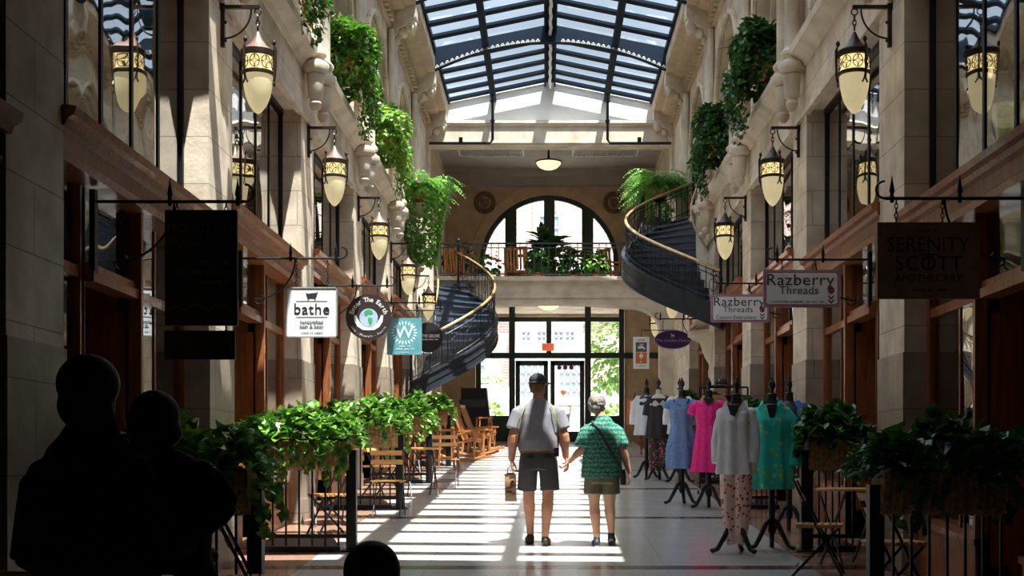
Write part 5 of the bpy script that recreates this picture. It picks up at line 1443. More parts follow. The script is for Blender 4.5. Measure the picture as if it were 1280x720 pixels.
for x, y, z in ((-.085,.17,.07), (.07,-.02,.05)): b.loft([(x, y-.04, z-.02), (x, y+.06, z-.03), (x-.01, y+.15, z-.035)], [.032,.038,.03], [.03,.028,.015], n=10)
fused(b, 'body', 'skin', man, voxel=.0065, it=4)
add_eyes(man, P, 1.0)
b = MB()
wv_ = lambda t, th: 1 + .02*math.sin(3*th+4*t) + .012*math.sin(7*th-6*t)
torso(b, [(0,-.0,.985,.205,.15),(0,0,1.02,.212,.158),(0,-.01,1.10,.208,.16),(0,-.005,1.20,.205,.155),(0,0,1.30,.215,.152),(0,-.005,1.38,.218,.140),(0,-.01,1.435,.185,.118),(0,-.012,1.475,.135,.095),(0,-.01,1.505,.10,.078),(0,-.005,1.525,.078,.072)], n=28, mod=wv_)
for s in (-1, 1): b.loft([(s*.16,-.01,1.415), (s*.205,-.012,1.38), (s*.238,-.02,1.29), (s*.262,-.028,1.215)], [.066,.080,.080,.080], n=14); b.ball((s*.178,-.01,1.40), .068, n=12, m=8)
fused(b, 'shirt', 'shirt_grey', man, voxel=.009, it=4)
b = MB()
for s in (-1, 1): b.loft([(s*.13,-.112,1.475), (s*.155,-.135,1.40), (s*.20,-.125,1.30), (s*.222,-.075,1.235)], .006, n=6)
b.build('shoulder_piping', 'piping_lime', man, smooth=True)
b = MB(); b.loft([(0,0,.965),(0,0,1.0)], [.196,.198], [.148,.150], n=28); b.build('belt', 'belt_tan', man, smooth=True)
b = MB().box(.165, -.15, .93, .215, -.09, 1.02); b.build('belt_pouch', 'ink', man)
b = MB()
torso(b, [(0,0,.80,.185,.14),(0,0,.88,.200,.152),(0,0,.96,.190,.145),(0,0,.975,.188,.143)], n=24)
b.loft([(-.10,.0,.88),(-.112,.03,.72),(-.120,.06,.585)], [.102,.100,.102], [.125,.118,.115], n=24, mod=lambda t, th: 1+.03*t*math.sin(5*th))
b.loft([(.10,.0,.88),(.112,.0,.72),(.118,-.01,.575)], [.102,.100,.102], [.125,.118,.115], n=24, mod=lambda t, th: 1+.03*t*math.sin(5*th+1))
o = fused(b, 'shorts', 'shorts_grey', man, voxel=.009, it=3)
b = MB()
for s in (-1, 1): b.box(s*.10-.055, -.166, .80, s*.10+.055, -.150, .90); b.bar((s*.10-.06, -.170, .90), (s*.10+.06, -.165, .895), .012, .03)
b.build('back_pocket', 'shorts_grey', man)
# hair and cap
M3 = Matrix.Rotation(R(-32), 3, 'Z')
b = MB(); b.ball(P(0, -.03, .005), .083, .090, .088, n=18, m=12, rot=M3); b.ball(P(0, -.055, -.045), .066, .052, .045, n=14, m=8, rot=M3)
fused(b, 'hair', 'hair_brown', man, voxel=.008, it=2)
b = MB(); b.ball(P(0, -.010, .052), .090, .108, .078, n=24, m=14, rot=M3)
b.loft([P(0, .085, .040), P(0, .13, .036), P(0, .165, .022), P(0, .175, .016)], [.066, .068, .055, .02], [.007]*4, n=16, side=M3 @ V3(1,0,0))
b.ball(P(0, -.01, .13), .008); b.loft([P(.088*math.sin(a), -.012-.104*math.cos(a), .028) for a in [PI*(-.55+1.1*i/14) for i in range(15)]], [.004]*15, [.014]*15, n=6, side=(0,0,1))
fused(b, 'cap', 'cap_black', man, voxel=.006, it=3)
shoe(man, (-.085,.12,.005), (-.10,.34,.02), (-.085,.165,.10), 1.12, 'shoe_brown', 'rubber', 'sandal')
shoe(man, (.072,-.06,-.005), (.085,.19,.005), (.07,-.02,.09), 1.12, 'shoe_brown', 'rubber', 'sandal')
# the paper bag hanging from his hand
t = empty('paper_bag', (mx0-.29, my0+.06, fl(my0)+.46), label='small brown paper bag with red print hanging from the man\'s hand', cat='bag')
b = MB(); b.hexa([(-.058,-.035,0),(.062,-.035,0),(.062,.035,0),(-.058,.035,0),(-.066,-.028,.285),(.054,-.028,.285),(.054,.028,.285),(-.066,.028,.285)]); b.build('bag_body', 'bag_paper', t)
b = MB()
for y_ in (-.028, .028): b.loft([(-.035, y_, .28), (-.03, y_*.5, .34), (-.005, 0, .375), (.02, y_*.5, .34), (.025, y_, .28)], .004, n=6)
b.build('handle', 'bag_print', t, smooth=True)
b = MB(); g = random.Random(5)
for i in range(9):
    x, z = g.uniform(-.035, .035), g.uniform(.06, .22); pts = [(x+.02*math.cos(a+i), z+.016*math.sin(a*2+i)) for a in (0, 1.2, 2.4, 3.6, 5)]
    b.plate(pts, -.0385, -.033)
b.build('print', 'bag_print', t)
b = MB().box(-.045, -.02, .27, .04, .02, .30); b.build('tissue', 'shorts_khaki', t)

# --- the woman
wx0, wy0 = .575, 13.30
wom = empty('person', (wx0, wy0, fl(wy0)), label='grey-haired woman in a teal print blouse and khaki shorts', cat='person')
b = MB()
torso(b, [(0,0,.72,.15,.12),(0,0,.82,.17,.13),(0,0,.95,.155,.125),(0,0,1.08,.155,.125),(0,0,1.16,.155,.115),(0,0,1.22,.14,.09),(-.0,0,1.28,.085,.065),(-.01,.0,1.335,.062,.058),(-.02,.005,1.38,.05,.052),(-.03,.01,1.45,.05,.055)])
PW = add_head(b, (-.035, .02, 1.468), .93, yaw=R(-48), tilt=R(-6))
limb(b, (-.14,0,1.19), (-.205,-.02,1.01), (-.335,.05,.885), .046, .040, .026, .042)
limb(b, (.14,0,1.19), (.222,-.03,.985), (.285,.05,.775), .046, .042, .027, .045)
add_hand(b, (-.338,.05,.885), (-.65,.1,-.75), (-.3,-.1,.6), (.1,1,.1), .92, curl=.8)
add_hand(b, (.287,.055,.77), (.15,.25,-1), (-.9,.1,0), (.1,1,0), .95, curl=.45)
limb(b, (-.085,0,.72), (-.075,.03,.42), (-.05,.0,.085), .088, .055, .034, .058)
limb(b, (.085,0,.72), (.085,.05,.42), (.105,.10,.13), .088, .055, .034, .058)
fused(b, 'body', 'skin_pale', wom, voxel=.0065, it=4)
add_eyes(wom, PW, .93)
b = MB()
torso(b, [(0,-.005,.715,.212,.16),(0,-.005,.80,.208,.16),(0,-.005,.92,.198,.155),(0,0,1.04,.188,.15),(0,0,1.14,.186,.142),(0,0,1.215,.175,.122),(0,-.005,1.27,.14,.096),(0,0,1.31,.105,.08),(-.01,0,1.335,.078,.07)], n=36, mod=lambda t, th: 1+.035*(1-t)*math.sin(6*th+1)+.015*math.sin(3*th+5*t))
for s in (-1, 1): b.loft([(s*.13,0,1.225), (s*.165,-.0,1.19), (s*.195,-.01,1.10), (s*.213,-.02,1.035)], [.056,.070,.074,.078], n=14); b.ball((s*.14,0,1.215), .060, n=12, m=8)
fused(b, 'blouse', 'blouse_teal', wom, voxel=.009, it=3)
b = MB(); b.loft([(-.005,0,1.305),(-.012,.0,1.355)], [.088,.066], [.078,.062], n=20); b.build('collar', 'blouse_teal', wom, smooth=True)
b = MB()
torso(b, [(0,0,.66,.165,.13),(0,0,.74,.18,.14)], n=20)
b.loft([(-.085,.0,.72),(-.085,.015,.62),(-.085,.02,.55)], [.095,.102,.105], n=20); b.loft([(.085,.0,.72),(.088,.02,.62),(.09,.025,.545)], [.095,.102,.105], n=20)
fused(b, 'shorts', 'shorts_khaki', wom, voxel=.009, it=3)
M4 = Matrix.Rotation(R(-48), 3, 'Z')
b = MB(); g = random.Random(4)
b.ball(PW(0, -.022, .035), .088, .098, .090, n=22, m=14, rot=M4); b.ball(PW(0, -.055, -.035), .074, .058, .062, n=16, m=10, rot=M4)
for i in range(90):
    v = rvec(g)
    if v.y > .45 or v.z < -.75: continue
    b.ball(PW(v.x*.085, -.025+v.y*.094, .02+v.z*.086), g.uniform(.014, .024), .014, g.uniform(.01, .022), n=6, m=5)
fused(b, 'hair', 'hair_grey', wom, voxel=.005, it=1)
shoe(wom, (-.055,-.05,-.005), (-.06,.16,.005), (-.05,.0,.09), .98, 'shoe_navy')
shoe(wom, (.10,.07,.055), (.12,.25,.005), (.105,.10,.14), .98, 'shoe_navy')
b = MB(); b.loft([(-.11,-.07,1.30), (-.03,-.135,1.20), (.07,-.163,1.02), (.16,-.165,.86), (.205,-.15,.77)], [.004]*5, [.012]*5, n=8, side=(0,1,0))
b.build('bag_strap', 'ink', wom, smooth=True)
b = MB(); b.loft([(.215,-.04,.80), (.22,-.04,.72), (.22,-.04,.64)], [.028,.034,.030], [.09,.10,.09], n=14); b.build('shoulder_bag', 'ink', wom, smooth=True)

# --- adult with a small child in the arms, in deep shade close by
ax, ay = -1.53, 4.30
ad = empty('person', (ax, ay, fl(ay)), label='adult in dark clothes seen from behind, standing in deep shade close by', cat='person')
b = MB()
torso(b, [(0,0,.84,.16,.12),(0,0,.95,.18,.13),(0,0,1.1,.165,.125),(0,0,1.25,.18,.13),(0,0,1.38,.20,.13),(.0,0,1.46,.17,.10),(.0,0,1.51,.115,.09),(-.0,.01,1.57,.085,.08),(-.01,.02,1.64,.075,.075)])
PA = add_head(b, (-.01, .03, 1.69), 1.08, yaw=R(-20), tilt=R(-4))
limb(b, (-.16,0,1.41), (-.21,.0,1.13), (-.12,.22,1.05), .055, .046, .032)
limb(b, (.16,0,1.41), (.27,.02,1.16), (.33,.27,1.12), .055, .046, .032)
add_hand(b, (-.11,.22,1.05), (1,.3,.0), (0,-.3,1), (0,.6,.6), 1.05, curl=.5)
add_hand(b, (.33,.28,1.12), (-.9,.5,0), (-.3,-.9,.3), (0,0,1), 1.05, curl=.5)
for s in (-1, 1): limb(b, (s*.10,0,.86), (s*.11,.02,.48), (s*.12,-.02,.09), .095, .062, .040, .066); b.loft([(s*.12,-.06,.04),(s*.12,.06,.035),(s*.13,.17,.025)], [.034,.042,.03], [.035,.03,.018], n=10)
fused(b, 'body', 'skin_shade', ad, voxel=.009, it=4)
add_eyes(ad, PA, 1.08)
b = MB()
torso(b, [(-.0,0,.86,.20,.155),(0,0,1.0,.195,.155),(0,0,1.15,.19,.15),(0,0,1.30,.195,.148),(0,0,1.40,.19,.135),(0,0,1.455,.16,.11),(0,0,1.50,.145,.10),(.0,0,1.545,.10,.088),(0,0,1.575,.085,.08)], n=28)
for s, e in ((-1, (-.21,.0,1.12)), (1, (.27,.02,1.16))): b.loft([(s*.13,0,1.41),(s*.17,0,1.37),(s*.19,0,1.26),e], [.065,.07,.065,.062], n=14)
fused(b, 'shirt', 'shirt_night', ad, voxel=.011, it=3)
b = MB(); torso(b, [(0,0,.84,.19,.14),(0,0,.98,.195,.145)], n=20)
for s in (-1, 1): b.loft([(s*.10,0,.88),(s*.11,.02,.5),(s*.12,-.01,.10)], [.12,.095,.085], n=16)
fused(b, 'trousers', 'trousers_night', ad, voxel=.012, it=3)
b = MB(); b.ball(PA(0, -.015, .025), .104, .112, .102, n=20, m=12); b.ball(PA(0, -.025, -.045), .093, .08, .085, n=16, m=10)
fused(b, 'hair', 'hair_dark', ad, voxel=.009, it=2)
ch = empty('person', (ax+.225, ay+.16, fl(ay)+.93), label='small child in a dark red top carried on the adult\'s arm', cat='person')
b = MB()
torso(b, [(0,0,.16,.10,.085),(0,0,.24,.12,.095),(0,0,.36,.115,.09),(0,0,.46,.12,.08),(0,0,.52,.08,.06),(-.03,.0,.55,.042,.042),(-.05,0,.60,.042,.042)])
PC = add_head(b, (-.075, .0, .655), .95, yaw=R(150))
limb(b, (.11,0,.49), (.20,-.03,.36), (.12,-.10,.27), .042, .034, .024); limb(b, (-.11,0,.49), (-.18,-.06,.42), (-.10,-.15,.44), .042, .034, .024)
add_hand(b, (.115,-.10,.265), (-1,-.3,-.1), (0,1,0), (0,0,1), .6, curl=.5); add_hand(b, (-.095,-.15,.44), (1,-.2,.1), (0,1,0), (0,0,1), .6, curl=.5)
for s in (-1, 1): limb(b, (s*.07,0,.2), (s*.13,-.10,.10), (s*.10,-.02,-.10), .062, .045, .028); b.ball((s*.10,-.05,-.13), .03, .06, .025)
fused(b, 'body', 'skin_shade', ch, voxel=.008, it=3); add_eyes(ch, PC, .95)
b = MB(); torso(b, [(0,0,.14,.13,.11),(0,0,.26,.14,.115),(0,0,.40,.135,.105),(0,0,.49,.125,.085),(-.01,0,.54,.07,.06)], n=20)
b.loft([(.08,0,.49),(.14,-.01,.45),(.195,-.03,.37)], [.05,.058,.055], n=12); b.loft([(-.08,0,.49),(-.13,-.03,.46),(-.175,-.06,.42)], [.05,.058,.055], n=12)
for s in (-1, 1): b.loft([(s*.06,0,.2),(s*.12,-.09,.12),(s*.11,-.06,.02)], [.075,.065,.055], n=12)
fused(b, 'top', 'shirt_wine', ch, voxel=.010, it=3)
b = MB(); b.ball(PC(0, -.02, .03), .088, .100, .094, n=18, m=12); b.ball(PC(0, -.05, -.03), .078, .06, .06, n=14, m=8); fused(b, 'hair', 'hair_dark', ch, voxel=.009, it=2)

# --- child whose head just shows at the bottom of the view
kx, ky = -.545, 4.0
kd = empty('person', (kx, ky, fl(ky)), label='child whose dark-haired head shows low in the near shade', cat='person')
b = MB()
torso(b, [(0,0,.52,.10,.08),(0,0,.62,.12,.09),(0,0,.75,.115,.085),(0,0,.88,.125,.085),(0,0,.94,.09,.065),(0,0,.97,.045,.045),(0,.0,1.03,.042,.042)])
PK = add_head(b, (0, .01, 1.105), .95)
for s in (-1, 1):
    limb(b, (s*.13,0,.90), (s*.17,-.01,.72), (s*.17,.05,.55), .042, .033, .024); add_hand(b, (s*.17,.05,.55), (0,.1,-1), (-s,0,0), (0,1,0), .75, curl=.4)
    limb(b, (s*.065,0,.54), (s*.07,.02,.30), (s*.07,0,.06), .065, .045, .030); b.ball((s*.07,.04,.035), .035, .09, .03)
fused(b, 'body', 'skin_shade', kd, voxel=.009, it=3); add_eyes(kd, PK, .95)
b = MB(); torso(b, [(0,0,.50,.145,.115),(0,0,.7,.14,.11),(0,0,.86,.14,.10),(0,0,.93,.11,.08),(0,0,.97,.06,.055)], n=20)
for s in (-1, 1): b.loft([(s*.10,0,.90),(s*.15,0,.84),(s*.17,0,.74)], [.05,.058,.055], n=12)
fused(b, 'shirt', 'shirt_night', kd, voxel=.011, it=3)
b = MB()
for s in (-1, 1): b.loft([(s*.065,0,.55),(s*.07,.01,.4),(s*.07,.01,.28)], [.085,.078,.075], n=12)
fused(b, 'shorts', 'trousers_night', kd, voxel=.011, it=3)
b = MB(); b.ball(PK(0, -.015, .03), .090, .102, .096, n=20, m=12); b.ball(PK(0, -.045, -.04), .080, .065, .065, n=16, m=10); fused(b, 'hair', 'hair_dark', kd, voxel=.008, it=2)

# --- passer-by outside the doors
px_, py_ = .58, 43.5
pb = empty('person', (px_, py_, g0), label='distant passer-by in pale top and dark shorts outside the entrance door', cat='person')
b = MB(); torso(b, [(0,0,.86,.15,.11),(0,0,1.1,.15,.11),(0,0,1.35,.18,.12),(0,0,1.44,.14,.09),(0,0,1.5,.055,.055)]); add_head(b, (0,0,1.64), 1)
for s in (-1, 1):
    limb(b, (s*.19,0,1.38), (s*.24,0,1.12), (s*.22,.08,.9), .05, .04, .028); add_hand(b, (s*.22,.08,.9), (0,.1,-1), (-s,0,0), (0,1,0), 1, curl=.4)
    limb(b, (s*.09,0,.86), (s*.1,s*.1,.48), (s*.09,s*.14,.08), .09, .055, .036); b.ball((s*.09,s*.14+.05,.04), .04, .11, .035)
fused(b, 'body', 'skin', pb, voxel=.012, it=3)
b = MB(); torso(b, [(0,0,.92,.185,.14),(0,0,1.2,.18,.14),(0,0,1.4,.20,.13),(0,0,1.46,.1,.08)], n=16)
for s in (-1, 1): b.loft([(s*.15,0,1.40),(s*.22,0,1.2)], [.07,.07], n=10)
fused(b, 'shirt', 'sign_white', pb, voxel=.014, it=2)
b = MB()
for s in (-1, 1): b.loft([(s*.08,0,.93),(s*.1,s*.05,.6)], [.12,.12], n=12)
fused(b, 'shorts', 'ink_navy', pb, voxel=.014, it=2)
b = MB(); b.ball((0,-.02,1.68), .09, .1, .1); b.build('hair', 'hair_brown', pb, smooth=True)

# ------------------------------------------------------------------ dress forms
def dress_form(x, y, rz, label, skinm='mannequin_black', legs='tripod'):
    t = empty('dress_form', (x, y, fl(y)), rz, label, 'mannequin')
    b = MB(); b.lathe([(.025, .16), (.045, .20), (.034, .30), (.032, .90)], n=14)
    b.ball((0, 0, .25), .04, .04, .06, n=12, m=8); b.build('pole', 'mannequin_black', t, smooth=True)
    for i in range(3):
        a = 2*PI*i/3 + R(90); c_, s_ = math.cos(a), math.sin(a)
        MB().loft([(.02*c_, .02*s_, .31), (.07*c_, .07*s_, .27), (.13*c_, .13*s_, .15), (.19*c_, .19*s_, .05), (.245*c_, .245*s_, .03), (.265*c_, .265*s_, .045)], [.024, .028, .026, .024, .026, .014], n=8, side=(-s_, c_, 0)).build('leg', 'mannequin_black', t, smooth=True)
    b = MB(); torso(b, [(0,0,.84,.155,.12),(0,0,.95,.165,.125),(0,0,1.08,.125,.10),(0,0,1.20,.15,.115),(0,-.01,1.30,.165,.13),(0,0,1.40,.165,.105),(0,.005,1.45,.10,.075),(0,.01,1.49,.052,.052),(0,.01,1.575,.046,.046)], n=24)
    fused(b, 'bust', skinm, t, voxel=.009, it=3)
    MB().lathe([(.05, 1.57), (.052, 1.585), (.02, 1.60), (.015, 1.62), (.032, 1.65), (.038, 1.68), (.028, 1.715), (.012, 1.735), (.014, 1.75), (.003, 1.765)], (0, .01, 0), n=16).build('neck_knob', 'mannequin_black', t, smooth=True)
    return t
def garment(t, name, matn, lv, sl=None, fold=.04, k=9, seed=0, voxel=.010, slr=(.062,.066,.07,.07), neck=True):
    b = MB(); n = 64
    z0, z1 = lv[0][0], lv[-1][0]
    b.loft([(0, 0, z) for z, rx, ry in lv], [l[1] for l in lv], [l[2] for l in lv], n=n, mod=lambda u, th: 1 + 1.7*fold*(.25+.75*(1-u))*(1-u**6)*(math.sin(k*th+seed+1.5*u)+.5*math.sin((k-4)*th+2*seed+3*u)))
    if sl:
        for s in (-1, 1):
            pts = [(s*.13, 0, 1.41)] + [(s*p[0], p[1], p[2]) for p in sl]
            b.loft(pts, list(slr)[:1]+[slr[1]]*(len(pts)-2)+[slr[3]], n=16); b.ball((s*.145, 0, 1.395), .062, n=12, m=8)
    return fused(b, name, matn, t, voxel=voxel, it=2)
def necklace(t, matn, r=.075):
    b = MB()
    for i in range(22):
        a = PI*(1.0+i/21); b.ball((r*1.15*math.cos(a), -.055+.9*r*math.sin(a)*.75, 1.455+.085*math.sin(a)), .0125, n=6, m=5)
    b.build('necklace', matn, t, smooth=True)
def vneck(t, matn, d=.2, w=.06):
    """the form showing in the opening of the garment"""
    b = MB(); b.plate([(-w, 1.475), (w, 1.475), (w*.55, 1.475-d*.45), (0, 1.475-d), (-w*.55, 1.475-d*.45)], -.135, -.05)
    me = b.build('bust_front', matn, t); return me
F = [(.49,.235,.17),(.62,.215,.16),(.80,.195,.15),(.98,.175,.14),(1.10,.155,.125),(1.22,.175,.145),(1.32,.182,.145),(1.40,.178,.118),(1.445,.135,.09),(1.465,.095,.075)]
t = dress_form(2.18, 17.2, R(-8), 'dress form in a bright pink knee-length dress and pale necklace')
garment(t, 'dress', 'dress_pink', F, [(.20,0,1.36),(.225,-.01,1.27)], fold=.035, k=10, seed=1)
vneck(t, 'mannequin_black', .10, .07); necklace(t, 'globe_land', .085)
t = dress_form(1.88, 17.75, R(-14), 'dress form in a denim-blue dress with pockets and black necklace')
o = garment(t, 'dress', 'dress_blue', [(.50,.21,.16),(.62,.225,.17),(.80,.215,.165)]+[(z,rx*.98,ry) for z,rx,ry in F[3:]], [(.195,0,1.38),(.21,0,1.33)], fold=.05, k=7, seed=3)
b = MB()
for s in (-1, 1): b.loft([(s*.11, -.145, .86), (s*.15, -.135, .80), (s*.20, -.08, .79)], .012, n=6)
b.build('pocket_edge', 'dress_blue', o, smooth=True); necklace(t, 'mannequin_black', .09)
t = dress_form(1.89, 12.75, R(-22), 'dress form in a white collared blouse over pink spotted trousers')
o = garment(t, 'blouse', 'blouse_white', [(.79,.205,.155),(.90,.195,.15),(1.05,.175,.145),(1.2,.17,.145),(1.32,.180,.150),(1.40,.184,.125),(1.44,.14,.095),(1.47,.08,.07)], [(.17,0,1.30),(.195,-.02,1.12),(.185,-.06,.90)], fold=.07, k=8, seed=2, slr=(.05,.055,.05,.05))
b = MB()
for s in (-1, 1): b.hexa([(s*.01,-.14,1.33),(s*.09,-.07,1.47),(s*.105,.04,1.46),(s*.13,-.06,1.41),(s*.02,-.15,1.33),(s*.09,-.075,1.52),(s*.10,.05,1.53),(s*.14,-.07,1.43)])
b.build('collar', 'blouse_white', o); vneck(t, 'mannequin_black', .17, .055)
b = MB()
for s in (-1, 1): b.loft([(s*.065,0,.95),(s*.072,0,.6),(s*.058,0,.3),(s*.04,0,.09)], [.10,.088,.072,.052], n=40, mod=lambda u, th: 1+.04*math.sin(7*th+4*u))
fused(b, 'trousers', 'trousers_floral', t, voxel=.010, it=2)
t = dress_form(2.29, 13.0, R(-10), 'dress form in a long-sleeved sea-green tunic with yellow-green motifs')
o = garment(t, 'tunic', 'tunic_green', [(.62,.215,.16),(.75,.215,.158),(.95,.20,.15),(1.1,.185,.142),(1.22,.19,.148),(1.32,.192,.148),(1.40,.185,.12),(1.445,.14,.09),(1.48,.095,.075)], [(.205,0,1.30),(.24,-.01,1.10),(.235,-.04,.86)], fold=.05, k=8, seed=4)
vneck(t, 'mannequin_black', .22, .055)
b = MB()
for s in (-1, 1): b.hexa([(s*.005,-.15,1.26),(s*.085,-.09,1.46),(s*.10,.02,1.48),(s*.13,-.07,1.42),(s*.015,-.16,1.26),(s*.085,-.095,1.50),(s*.10,.03,1.53),(s*.14,-.08,1.44)])
b.build('collar', 'tunic_green', o)
t = dress_form(1.93, 22.0, R(-10), 'cream dress form in a black cold-shoulder top over flowered trousers', 'mannequin_cream')
garment(t, 'top', 'dress_black', [(.73,.225,.16),(.9,.205,.155),(1.1,.18,.14),(1.25,.175,.14),(1.36,.175,.12),(1.40,.180,.112),(1.415,.15,.10)], [(.19,0,1.28),(.215,0,1.12)], fold=.04, k=8, seed=6)
b = MB()
for s in (-1, 1): b.loft([(s*.075,0,.95),(s*.085,0,.6),(s*.075,0,.22)], [.11,.10,.085], n=32, mod=lambda u, th: 1+.04*math.sin(7*th+4*u))
fused(b, 'trousers', 'trousers_flower', t, voxel=.012, it=2)
t = dress_form(1.62+.14, 22.5, R(-4), 'dress form in a loose white blouse half hidden behind the black top')
garment(t, 'blouse', 'blouse_white', [(.76,.23,.16),(.95,.21,.15),(1.2,.19,.14),(1.38,.18,.12),(1.46,.09,.07)], [(.21,0,1.30),(.235,0,1.1),(.23,0,.95)], fold=.05, k=7, seed=7, voxel=.012)
t = dress_form(2.24, 21.5, R(-6), 'cream dress form in a striped white blouse over a long grey dress', 'mannequin_cream')
garment(t, 'blouse', 'blouse_white', [(.82,.21,.15),(1.0,.195,.145),(1.2,.19,.14),(1.36,.18,.12),(1.43,.11,.085)], [(.20,0,1.30),(.225,0,1.1),(.22,0,.98)], fold=.04, k=9, seed=8, voxel=.012)
garment(t, 'dress', 'blouse_grey', [(.30,.17,.13),(.6,.185,.14),(.95,.17,.13),(1.1,.15,.12)], None, fold=.05, k=6, seed=9, voxel=.012)
t = dress_form(2.74, 14.45, R(-10), 'dress form in a bright blue jacket behind the leafy basket')
garment(t, 'blouse', 'cloth_pattern', [(.62,.19,.15),(1.0,.18,.14),(1.25,.18,.142),(1.40,.16,.11),(1.46,.09,.07)], None, fold=.04, k=7, seed=2, voxel=.012)
b = MB(); 
for s in (-1, 1): b.loft([(s*.12,0,1.44),(s*.20,0,1.34),(s*.235,0,1.12),(s*.23,-.02,.95)], [.06,.072,.07,.07], n=14); b.loft([(s*.07,.0,1.48),(s*.13,-.06,1.36),(s*.15,-.07,1.1),(s*.16,-.07,.8)], [.05,.075,.075,.08], [.03,.06,.06,.06], n=14)
b.loft([(0,.06,1.47),(0,.075,1.3),(0,.08,.8)], [.12,.18,.19], [.05,.06,.07], n=16)
fused(b, 'jacket', 'jacket_blue', t, voxel=.011, it=2)

# clothes rail with garments and hats
rx0, rx1, ry_ = 2.30, 3.02, 19.2; f = fl(ry_)
t = empty('clothes_rail', ((rx0+rx1)/2, ry_, f), label='black clothes rail on castors behind the pink dress', cat='rail')
hw_ = (rx1-rx0)/2; b = MB()
for s in (-1, 1): b.tube([(s*hw_, 0, .08), (s*hw_, 0, 1.62)], .014); b.tube([(s*hw_, -.22, .09), (s*hw_, .22, .09)], .016)
b.tube([(-hw_, 0, 1.62), (hw_, 0, 1.62)], .014); b.tube([(-hw_, 0, .25), (hw_, 0, .25)], .012); b.build('frame', 'iron', t, smooth=True)
for sx in (-1, 1):
    for sy in (-1, 1): MB().loft([(sx*hw_-.012, sy*.2, .035), (sx*hw_+.012, sy*.2, .035)], .035, n=12, side=(0,1,0)).build('castor', 'rubber', t)
def hanging(name, x, y, rail_z, L, W, matn, label, seed=1):
    t = empty(name, (x, y, rail_z), R(0), label, 'garment', 'clothes on the rail')
    b = MB(); b.loft([(0,-.06,-.10),(0,-.06,-.25),(0,-.06,-L*.6),(0,-.06,-L)], [W*.5,W*.62,W*.55,W*.66], [.05,.06,.06,.07], n=40, mod=lambda u, th: 1+.06*u*math.sin(9*th+seed))
    for s in (-1, 1): b.loft([(s*W*.4,-.06,-.13),(s*W*.62,-.06,-.25),(s*W*.72,-.06,-.48)], [.05,.06,.055], n=12)
    fused(b, 'cloth', matn, t, voxel=.012, it=2)
    MB().loft([(.0, 0, .02), (.02, 0, .035), (.03, 0, .015), (.0, -.02, -.03), (0, -.05, -.10)], .004, n=5).build('hook', 'iron', t)
for i, (x, yy, L, W, mt, nm, lab) in enumerate(((2.50, 0, .75, .30, 'cloth_tan', 'hanging_shirt', 'tan shirt hanging on the rail behind the pink dress'), (2.74, .14, .80, .30, 'cloth_violet', 'hanging_shirt', 'dark violet shirt hanging on the rail beside the tan one'), (2.92, -.02, .85, .24, 'cloth_pattern', 'hanging_blouse', 'black and white patterned blouse at the end of the clothes rail'))):
    hanging(nm, x, ry_-.02+yy, f+1.60, L, W, mt, lab, i)
t = empty('sun_hat', (2.62, ry_, f+1.64), label='dark brimmed hat resting on top of the clothes rail', cat='hat')
MB().lathe([(.17, .0), (.175, .008), (.10, .02), (.09, .09), (.06, .12), (.01, .125)], n=24).build('hat_shell', 'cloth_pattern', t, smooth=True)
MB().lathe([(.101, .02), (.098, .05), (.09, .05)], n=24).build('hat_band', 'ink', t)
# easel with an orange-edged sheet
t = empty('easel_sign', (2.12, 29.3, fl(29.3)), R(-12), 'orange-edged white sheet on a red-brown timber easel near the entrance', 'sign')
for s in (-1, 1): MB().bar((s*.32, -.05, 0), (s*.10, .05, 1.45), .04).build('leg', 'wood', t)
MB().bar((0, .45, 0), (0, .06, 1.4), .04).build('leg', 'wood', t)
MB().bar((-.30, -.04, .68), (.30, -.04, .68), .05).build('tray', 'wood', t)
MB().hexa([(-.28,-.06,.70),(.28,-.06,.70),(.28,-.04,.70),(-.28,-.04,.70),(-.28,.0,1.28),(.28,.0,1.28),(.28,.02,1.28),(-.28,.02,1.28)]).build('board', 'poster_orange', t)
MB().hexa([(-.20,-.07,.73),(.20,-.07,.73),(.20,-.05,.73),(-.20,-.05,.73),(-.20,-.012,1.25),(.20,-.012,1.25),(.20,.0,1.25),(-.20,.0,1.25)]).build('sheet', 'sign_white', t)
t = empty('potted_plant', (2.52, 28.2, fl(28.2)), label='leafy plant in a tall pot beside the easel', cat='plant')
MB().lathe([(.14, 0), (.17, .55), (.19, .6), (.16, .6)], n=16).build('pot', 'iron', t, smooth=True)
foliage_ball((0, 0, .95), (.28, .25, .38), 260, .13, 77).build('foliage', 'leaf', t, fix=False)
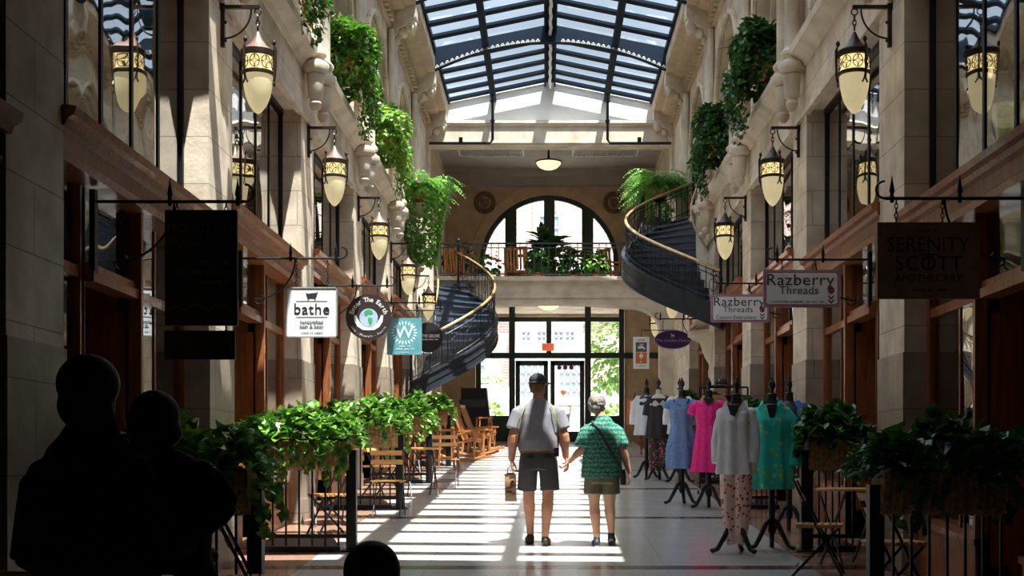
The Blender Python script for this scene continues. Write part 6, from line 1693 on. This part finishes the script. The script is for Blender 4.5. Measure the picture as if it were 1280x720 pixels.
# ------------------------------------------------------------------ light, camera
w = bpy.data.worlds.new('sky'); scene.world = w; w.use_nodes = True
nt = w.node_tree; nt.nodes.clear()
out = nt.nodes.new('ShaderNodeOutputWorld'); bg = nt.nodes.new('ShaderNodeBackground')
tc = nt.nodes.new('ShaderNodeTexCoord'); sp = nt.nodes.new('ShaderNodeSeparateXYZ'); nt.links.new(tc.outputs['Generated'], sp.inputs[0])
cr = nt.nodes.new('ShaderNodeValToRGB')
el = cr.color_ramp.elements
el[0].position = 0; el[0].color = (.27, .285, .30, 1)
el[1].position = .72; el[1].color = (1.0, 1.06, 1.16, 1)
e = el.new(.28); e.color = (.235, .265, .30, 1)
e = el.new(.48); e.color = (.27, .31, .36, 1)
nt.links.new(sp.outputs['Z'], cr.inputs['Fac'])
nz = nt.nodes.new('ShaderNodeTexNoise'); nz.inputs['Scale'].default_value = 7; nz.inputs['Detail'].default_value = 5
nt.links.new(tc.outputs['Generated'], nz.inputs['Vector'])
mr = nt.nodes.new('ShaderNodeMapRange'); mr.inputs['From Min'].default_value = .35; mr.inputs['From Max'].default_value = .65; mr.inputs['To Min'].default_value = .8; mr.inputs['To Max'].default_value = 1.15
nt.links.new(nz.outputs['Fac'], mr.inputs['Value'])
vm = nt.nodes.new('ShaderNodeVectorMath'); vm.operation = 'SCALE'
nt.links.new(cr.outputs['Color'], vm.inputs[0]); nt.links.new(mr.outputs[0], vm.inputs['Scale']); nt.links.new(vm.outputs[0], bg.inputs['Color'])
bg.inputs['Strength'].default_value = SKY
nt.links.new(bg.outputs[0], out.inputs[0])
L = bpy.data.lights.new('sun', 'SUN'); L.energy = SUN; L.angle = R(.3); L.color = (1, .95, .86)
o = bpy.data.objects.new('sun', L); COL.objects.link(o)
d = Vector((-math.tan(R(10.5)), math.tan(R(16)), -1)).normalized()
o.rotation_euler = d.to_track_quat('-Z', 'Y').to_euler(); o.location = (3, 10, 14)
cam = bpy.data.cameras.new('camera'); cam.sensor_width = 36; cam.sensor_fit = 'HORIZONTAL'; cam.lens = 36*FPX/1280
cam.shift_x = -(683-640)/1280; cam.shift_y = (577-360)/1280; cam.clip_end = 200; cam.clip_start = .05
o = bpy.data.objects.new('camera', cam); COL.objects.link(o); o.location = (0, 0, EYE); o.rotation_euler = (R(90), 0, 0)
scene.camera = o
scene.view_settings.view_transform = 'Standard'
try: scene.view_settings.look = 'None'
except Exception: pass
scene.view_settings.gamma = 1; scene.view_settings.exposure = EXPO; scene.view_settings.use_curve_mapping = False
c = scene.cycles
try:
    c.use_denoising = True; c.max_bounces = 10; c.diffuse_bounces = 5; c.glossy_bounces = 4; c.transparent_max_bounces = 16
    c.sample_clamp_indirect = 6; c.caustics_reflective = False; c.caustics_refractive = False
except Exception: pass
